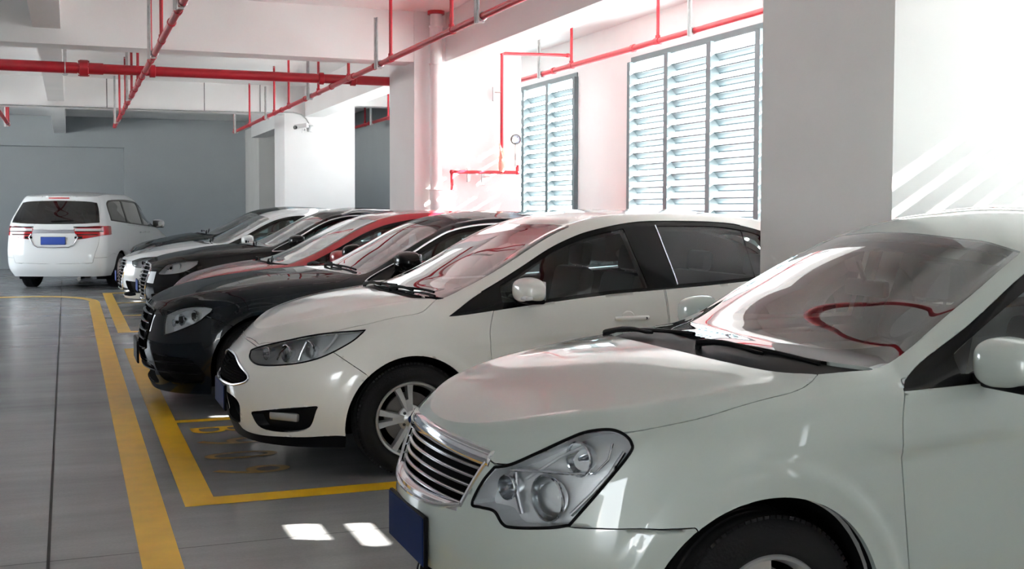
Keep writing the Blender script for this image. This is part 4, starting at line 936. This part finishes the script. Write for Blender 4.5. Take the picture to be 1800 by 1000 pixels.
    def lamps(s, bowls, border=.006, bars=(), depth=.06, shrink=.92):
        L_ = s.part('headlight', ['lamp'], M['lens'], 'LR', gap=.003, depth=.008)
        rc = s.recess('lamp_housing', 'lamp', depth, M['lampgrey'], 'LR', [L_[1], L_[0]], shrink)
        pts = s.ring('lamp', 1)
        for o, sg in zip(L_, (-1, 1)):
            b = MB(); q = [(p.x, p.y*sg, p.z) for p in pts]; b.tube(q + [q[0]], border, 8, cap=False); b.build('lamp_seal', M['blackp'], o)
            for pl, rb, mm in bars:
                b = MB(); b.tube([(x + .022, (y - .012)*sg, z) for x, y, z in pl], rb, 10, rz=.8); b.build('lamp_divider', M[mm], o)
            for (x, y, z, r_, kind) in bowls:
                b = MB(); cc = Vector((0, 0, 0)); 
                b.lathe([(r_, 0), (r_*.93, .012), (r_*.80, .032), (r_*.5, .052), (.001, .06)], cc, 'x', 32)
                b.lathe([(r_*1.06, .004), (r_*1.08, -.004), (r_, -.006), (r_, .004)], cc, 'x', 32)
                w = b.build('reflector', M['lampchrome'], o); w.location = (x, y*sg, z); w.rotation_euler = (0, 0, -sg*.35)
                b = MB()
                if kind == 'lens': b.lathe([(.001, -.022), (r_*.3, -.018), (r_*.52, -.006), (r_*.58, .012), (r_*.58, .04)], cc, 'x', 28); mm = M['gloss']
                elif kind == 'dome': b.lathe([(.001, -.012), (r_*.4, -.010), (r_*.7, -.002), (r_*.86, .010), (r_*.88, .016)], cc, 'x', 32); mm = M['lens']
                else: b.tube([(.05, 0, 0), (.02, 0, 0), (.0, 0, 0)], [.010, .010, .006], 10); mm = M['satin']
                w2 = b.build('bulb', mm, o); w2.location = w.location; w2.rotation_euler = w.rotation_euler
        return L_
    def mirror(s, x, z, size, out, m, base_x=None, signal=False, low=None):
        for sg in (-1, 1):
            y0 = s.sy(x, z - .06)
            b = MB(); n, k = 28, 18; rings = []; cx, cyy, cz = x, y0 + out, z; sxx, syy, szz = size
            sp = lambda v, e: math.copysign(abs(v)**e, v)
            for i in range(n + 1):
                ph = -math.pi/2 + math.pi*i/n; ring = []
                for j in range(k*2):
                    th = math.pi*j/k
                    px = sp(math.cos(ph), .75)*sp(math.cos(th), .85); py = sp(math.sin(ph), .7); pz = sp(math.cos(ph), .75)*sp(math.sin(th), .62)
                    X = px*sxx*(1.0 if px < 0 else .45); Y = py*syy; Z_ = pz*szz*(1 - .10*py) + .0
                    ring.append(b.bm.verts.new((cx + X + .10*Y, sg*(cyy + Y), cz + Z_)))
                rings.append(ring)
            for A, B in zip(rings, rings[1:]):
                for j in range(2*k):
                    try: b.bm.faces.new((A[j], A[(j+1) % (2*k)], B[(j+1) % (2*k)], B[j]))
                    except ValueError: pass
            bmesh.ops.remove_doubles(b.bm, verts=b.bm.verts, dist=1e-5)
            o = b.build('side_mirror', m, s.root, ang=60)
            b = MB(); b.box((cx - .01, sg*(y0 + out*.35), cz - szz*.72), (.085, out*.9 + .04, .035), .014); b.box((cx - .01, sg*(cyy), cz - szz*.84), (sxx*1.1, syy*1.55, .028), .012)
            b.build('mirror_base', M['blackp'], o)
            b = MB(); b.box((cx + sxx*.40, sg*cyy, cz), (.012, syy*1.6, szz*1.5), .005); b.build('mirror_glass', M['satin'], o)
            if signal:
                b = MB(); b.box((cx - sxx*.62, sg*(cyy + syy*.35), cz - szz*.52), (.05, syy*1.15, .026), .01); b.build('turn_signal', M['clearlens'], o)
    def wipers(s, a, b_):
        for (p0, p1) in (a, b_):
            if p0 is None: continue
            def on(x, y, h): return (x, y, s.tz(x, y) + h)
            b = MB(); n = 9; b.tube([on(p0[0] + (p1[0] - p0[0])*t*.62, p0[1] + (p1[1] - p0[1])*t*.62, .010 + .012*math.sin(math.pi*min(1, t*1.1))) for t in np.linspace(0, 1, n)], [.014, .012, .010, .010, .009, .009, .008, .008, .006], 8)
            b.lathe([(.001, .012), (.009, .011), (.012, .0), (.012, -.02)], on(p0[0], p0[1], 0), 'z', 16)
            o = b.build('wiper', M['blackp'], s.root)
            d = Vector((p1[0] - p0[0], p1[1] - p0[1])); m_ = (p0[0] + d.x*.08 + .03, p0[1] + d.y*.08)
            b = MB(); b.tube([on(m_[0] + d.x*t, m_[1] + d.y*t, .012) for t in np.linspace(0, .95, 12)], .008, 6); b.build('wiper_blade', M['blackp'], o)
    def handle(s, x, z, chrome=True, length=.22, m=None):
        for sg in (-1, 1):
            b = MB(); n = 9; pts = []
            for t in np.linspace(0, 1, n):
                xx = x + length*t; y = s.sy(xx, z); pts.append((xx, sg*(y + .010 + .018*math.sin(math.pi*t)**.5), z + .0*t))
            b.tube(pts, [.010] + [.014]*(n - 2) + [.012], 10, rz=1.1)
            o = b.build('door_handle', m or s.paint, s.root)
            b = MB(); y = s.sy(x + length*.5, z); b.lathe([(.0, .003), (.042, .003), (.05, -.004)], (x + length*.42, 0, z), 'y', 24)
            bmesh.ops.scale(b.bm, vec=(1, sg, .9), verts=b.bm.verts, space=Matrix.Translation((-x - length*.42, 0, -z)))
            bmesh.ops.translate(b.bm, vec=(0, sg*(y - .002), 0), verts=b.bm.verts); b.build('handle_cup', m or s.paint, o)
            b = MB(); y = s.sy(x + length*.93, z); b.lathe([(0, .004), (.007, .004), (.008, 0)], (0, 0, 0), 'y', 16); 
            q = b.build('key_lock', M['steel_dark'], o); q.location = (x + length*.90, sg*(y + .030), z); q.rotation_euler = (0, 0, 0 if sg > 0 else math.pi)
    def plate(s, x, z, m, w=.44, h=.14, y=0, tilt=0., rear=False):
        b = MB(); b.box((0, 0, 0), (.006, w, h), .002, seg=1); o = b.build('license_plate', m, s.root); o.location = (x, y, z); o.rotation_euler = (0, tilt, 0)
        b = MB(); b.box((.008 if not rear else -.008, 0, 0), (.014, w + .012, h + .012), .003, seg=1); b.build('plate_bracket', M['blackp'], o)
        return o
# ---------------------------------------------------------------- the cars, nearest first
CARS['hatch'].update(spin=.26, wheel='twin', tr=.318, rr=.212)
CARS['silver'].update(tr=.308, rr=.196, lining='lining_pale')
CARS['blackd'].update(tr=.335, rr=.235, wglass='wglass'); CARS['mpv'].update(tr=.325, sglass='tglass')
for k in ('blackc', 'whiteb', 'darka'): CARS[k].update(tr=.33)
A = Car('silver', 'sedan', 'paint_silver', 1.6, 'pale green-silver sedan in the right foreground, nose with chrome grille towards the aisle', 'car', 'beige', wheel='wide')
s = A
s.recess('grille_recess', 'grille', .07, M['dark'], shrink=.96)
s.recess('intake_recess', 'intake', .06, M['dark'], shrink=.9)
g = MB(); bt = MB()
def zbar(y): return .775 - .10*y - .06*y*y
s.strip(bt, lambda y: .765 - .13*y*y, 0, .398, .052, .03, .012); bt.build('grille_top_bar', M['chrome'], s.root, ang=50)
gr = bpy.data.objects.new('grille', None)
b = MB()
for k in range(5): 
    zk = .722 - k*.028; s.strip(b, (lambda zz: (lambda y: zz - .10*y*y))(zk), 0, .375 - k*.010, .009, .010, -.012)
gr = b.build('grille', M['satin'], s.root, ang=50)
b = MB(); s.strip(b, lambda y: .585 + .012*y, 0, .325, .026, .03, .004); b.build('grille_lower_bar', M['chrome'], s.root, ang=50)
s.trimtube('grille_surround', 'grille', .008, M['chrome'], closed=False, sub=lambda p: p.z < .75)
s.lamps([(.312, .556, .655, .064, 'dome'), (.392, .598, .772, .048, 'bowl'), (.225, .455, .672, .036, 'bowl')], .0048, bars=[
    ([(.215, .465, .722), (.27, .53, .728), (.35, .60, .728), (.405, .645, .735), (.44, .66, .775), (.455, .655, .82)], .0055, 'chrome'),
    ([(.335, .635, .62), (.385, .665, .68), (.43, .69, .74), (.475, .69, .80)], .009, 'chrome'),
    ([(.235, .505, .60), (.225, .488, .66), (.225, .478, .718)], .010, 'satin'),
    ([(.25, .50, .70), (.33, .56, .77), (.40, .60, .81)], .006, 'lampgrey')])
s.plate(s.fx(.01, .47) - .004, .455, M['plate_n'], .40, .15)
s.mirror(1.69, 1.03, (.105, .115, .078), .125, s.paint)
s.wipers(((1.06, -.12), (1.17, -.60)), ((1.04, .58), (1.10, .05)))
s.handle(2.17, .84)

A = Car('hatch', 'hatchback', 'paint_white', 1.5, 'white hatchback in the middle with five twin-spoke wheels and a black mesh grille', 'car', 'trim', wheel='twin')
s = A
s.recess('grille_recess', 'grille', .05, M['dark'], shrink=.97); s.recess('intake_recess', 'intake', .06, M['dark'], shrink=.92); s.recess('fog_recess', 'fog', .045, M['blackp'], 'LR', shrink=.88)
b = MB()
for k in range(26):
    for j in range(10):
        y = .018*k + (.009 if j % 2 else 0); z = .622 - j*.0158
        if z > .632 - .11*max(0, y - .15) - .04*y or z < .482 + .09*max(0, y - .2) or y > .445: continue
        x = s.fx(max(y, .001), z)
        if x is None: continue
        for sg in ((-1, 1) if y > 0 else (1,)):
            ct = Vector((x + .014, y*sg, z))
            b.tube([tuple(ct + Vector((0, .0088*math.cos(a), .0082*math.sin(a)))) for a in [math.pi/6 + i*math.pi/3 for i in range(7)]], .0022, 4, cap=False)
b.build('grille_mesh', M['blackp'], s.root)
s.trimtube('grille_surround', 'grille', .008, M['satin'], closed=False)
s.lamps([(.265, .585, .680, .048, 'dome'), (.375, .680, .702, .052, 'dome'), (.178, .455, .668, .036, 'bowl')], .0045, bars=[
    ([(.20, .55, .64), (.215, .56, .68), (.25, .57, .715)], .005, 'gloss'), ([(.30, .665, .65), (.315, .665, .69), (.345, .665, .75)], .010, 'satin'),
    ([(.42, .745, .70), (.47, .76, .75), (.50, .75, .79)], .012, 'lampgrey')])
for sg in (-1, 1):
    b = MB(); p, n = s.at(Vector((.24, .64, .325)) + Vector((-.7, .7, 0)), (.7, -.7, 0)); q = p + Vector((.7, -.7, 0))*.02
    b.box((0, 0, 0), (.20, .03, .05), .014); o = b.build('fog_lamp', M['foglens'], s.root); o.location = (q.x + .006, q.y*sg, q.z + .01); o.rotation_euler = (0, 0, sg*math.radians(48))
s.plate(s.fx(.01, .40) - .008, .388, M['plate_n'], .42, .14)
s.mirror(1.60, 1.03, (.10, .118, .072), .115, s.paint, signal=True)
s.wipers(((1.0, -.10), (1.09, -.60)), ((.98, .50), (1.03, .0)))
s.handle(2.155, .845)
s.handle(3.12, .875)
for sg in (-1, 1):
    b = MB(); pts = [(x, sg*(s.sy(x, z) + .002), z) for x, z in [(2.598 - .045*t, 1.036 + .36*t) for t in np.linspace(0, 1, 8)]]; b.tube(pts, .005, 8); b.build('pillar_trim', M['satin'], s.root)
s.trimtube('roof_ditch', 'dlo', .004, M['gloss'], closed=False, sub=lambda p: p.z > 1.0 and p.x < 3.2)

A = Car('blackd', 'sedan', 'paint_navy', 1.3, 'black sedan between the red car and the white hatchback, with chrome window trim', 'car', wheel='spoke')
s = A
s.recess('grille_recess', 'grille', .05, M['dark'], shrink=.95); s.recess('intake_recess', 'intake', .06, M['dark'], shrink=.9); s.recess('fog_recess', 'fog', .045, M['blackp'], 'LR', shrink=.86)
b = MB()
for k in range(4): s.strip(b, .70 - .065*k, 0, .385 - .02*k, .012, .02, -.006)
b.build('grille', M['gloss'], s.root, ang=50)
s.trimtube('grille_surround', 'grille', .009, M['gloss'], closed=False)
b = MB()
for k in range(2): s.strip(b, .36 - .07*k, 0, .80, .014, .03, .0)
b.build('bumper_fin', M['blackp'], s.root, ang=50)
s.lamps([(.275, .70, .68, .042, 'lens'), (.36, .76, .71, .040, 'lens'), (.225, .66, .655, .026, 'bowl')], .005)
s.plate(s.fx(.01, .42) - .02, .40, M['blackp'], .46, .16)
s.mirror(1.95, 1.09, (.12, .13, .080), .11, M['gloss'])
s.trimtube('window_chrome', 'dlo', .011, M['chrome'])
s.wipers(((1.46, -.10), (1.56, -.60)), ((1.44, .50), (1.50, .0)))
s.handle(2.45, .86)

A = Car('red', 'hatchback', 'paint_red', 1.0, 'dark red car between two black cars, only bonnet, windscreen and roof edge showing', 'car')
s = A
s.recess('grille_recess', 'grille', .05, M['dark'], shrink=.95); s.recess('intake_recess', 'intake', .06, M['dark'], shrink=.9); s.lamps([(.235, .56, .68, .046, 'bowl'), (.345, .66, .70, .050, 'lens')], .005)
s.mirror(1.60, 1.03, (.10, .115, .072), .11, s.paint); s.wipers(((.98, -.50), (1.08, .04)), ((.99, .30), (1.03, .55))); s.handle(2.155, .845)
s.plate(s.fx(.01, .40) - .018, .388, M['plate_n'], .44, .14)

A = Car('blackc', 'crossover', 'paint_black', 1.2, 'black car with a slatted chrome grille and silver window trim, beyond the red car', 'car')
s = A
s.recess('grille_recess', 'grille', .05, M['dark'], shrink=.95); s.recess('intake_recess', 'intake', .06, M['dark'], shrink=.9); s.recess('fog_recess', 'fog', .045, M['blackp'], 'LR', shrink=.86)
b = MB()
for k in range(9): s.strip(b, .76 - .048*k, 0, .47 - .018*k, .012, .02, -.002)
b.build('grille', M['satin'], s.root, ang=50)
s.trimtube('grille_surround', 'grille', .012, M['chrome'], closed=False)
s.lamps([(.36, .70, .745, .042, 'lens'), (.45, .76, .77, .040, 'bowl'), (.30, .68, .725, .03, 'bowl')], .005)
s.plate(s.fx(.01, .52) - .02, .50, M['plate_b'], .44, .14)
s.mirror(1.92, 1.08, (.12, .125, .080), .11, M['gloss']); s.trimtube('window_chrome', 'dlo', .011, M['chrome']); s.wipers(((1.42, -.45), (1.5, .1)), ((1.42, .25), (1.46, .55))); s.handle(2.4, .86)
for sg in (-1, 1):
    b = MB(); xs_ = np.linspace(2.55, 3.75, 9); b.tube([(x, sg*(.60), s.tz(x, .60) + (.035 if 0 < i < 8 else .0)) for i, x in enumerate(xs_)], .014, 8); b.build('roof_rail', M['satin'], s.root)

A = Car('whiteb', 'sedan', 'paint_white2', 1.2, 'white sedan with dark slim headlamps and a wide dark grille, behind the black crossover', 'car')
s = A
s.recess('grille_recess', 'grille', .05, M['dark'], shrink=.95); s.recess('fog_recess', 'fog', .045, M['blackp'], 'LR', shrink=.86)
b = MB()
for k in range(8): s.strip(b, .72 - .048*k, 0, .455 - .012*k, .012, .02, -.002)
b.build('grille', M['satin'], s.root, ang=50)
s.trimtube('grille_surround', 'grille', .010, M['chrome'], closed=False)
s.lamps([(.33, .735, .715, .030, 'lens'), (.39, .765, .73, .030, 'lens')], .005)
s.plate(s.fx(.01, .52) - .02, .50, M['plate_b'], .44, .14)
s.mirror(1.80, 1.04, (.11, .115, .075), .11, s.paint); s.wipers(((1.3, -.45), (1.38, .1)), ((1.3, .25), (1.36, .55))); s.handle(2.35, .84)

A = Car('darka', 'sedan', 'paint_dark', .9, 'dark grey sedan farthest in the row, just its bonnet, windscreen and roof showing', 'car')
s = A
s.recess('grille_recess', 'grille', .05, M['dark'], shrink=.95)
b = MB()
for k in range(6): s.strip(b, .74 - .05*k, 0, .44 - .015*k, .012, .02, -.002)
b.build('grille', M['satin'], s.root, ang=50)
s.lamps([(.285, .62, .69, .05, 'lens'), (.34, .65, .79, .04, 'bowl')], .005)
s.mirror(1.75, 1.10, (.11, .115, .075), .11, s.paint); s.wipers(((1.25, -.45), (1.33, .1)), ((1.25, .25), (1.3, .55)))

A = Car('mpv', 'minivan', 'paint_white2', 1.7, 'white minivan seen from behind at the far left, blue number plate and red tail lights', 'car')
s = A; L = s.c['L']
rx = lambda y, z: (s.at((L + 2, abs(y), z), (-1, 0, 0))[0] or Vector((L, 0, 0))).x
T_ = s.part('tail_lamp', ['tail'], M['redlens'], 'LR', gap=.002, depth=.03)
s.part('tailgate_bar', ['tailbar'], M['satin'], gap=0, depth=.02)
for o, sg in zip(T_, (-1, 1)):
    def band(name, z0, z1, y0, y1, m, d=.004):
        V = []; F = []; n = 14
        for i in range(n + 1):
            y = y0 + (y1 - y0)*i/n
            for z in (z0(y), z1(y)):
                p = s.at((L + 2, y, z), (-1, 0, 0))[0]; V.append(((p.x if p else L - .3) + d, sg*(y + d*.3), z))
        for i in range(n): F.append((2*i, 2*i+2, 2*i+3, 2*i+1))
        link(name, V, F, m, o, False)
    band('reversing_lens', lambda y: 1.085, lambda y: 1.13, .38, .82, M['clearlens'])
    band('lens_divider', lambda y: 1.010, lambda y: 1.028, .42, .78, M['blackp']); band('lens_divider', lambda y: 1.068, lambda y: 1.085, .40, .86, M['blackp'])
    band('lens_divider', lambda y: 1.145, lambda y: 1.165, .36, .84, M['blackp'])
    band('lens_divider', lambda y: .945 - .0*y, lambda y: .985, .38, .52, M['blackp'])
b = MB(); pts = [(.40, 1.03), (.44, .97), (.36, .83), (.28, .79), (.0, .785)]
P_ = [(rx(y, z) + .008, y, z) for y, z in pts]; b.tube(P_ + [(x, -y, z) for x, y, z in P_[::-1][1:]], .013, 8); b.build('tailgate_chrome', M['satin'], s.root)
s.plate(rx(.01, .91) + .018, .905, M['plate_b'], .44, .135, rear=True)
b = MB(); b.box((rx(.01, 1.685) + .01, 0, 1.685), (.02, .38, .022), .006); b.build('brake_light', M['redlens'], s.root)
b = MB(); b.tube([(L - .25, .45, .22), (L - .04, .45, .21)], .035, 14); b.build('exhaust_pipe', M['satin'], s.root)
s.mirror(1.30, 1.18, (.10, .13, .09), .12, s.paint); s.handle(2.05, 1.02); s.handle(2.40, 1.02)
b = MB(); b.tube([(rx(.01, 1.26) + .02, -.05, 1.26), (rx(.4, 1.28) + .02, .35, 1.28)], .010, 8); b.build('rear_wiper', M['blackp'], s.root)
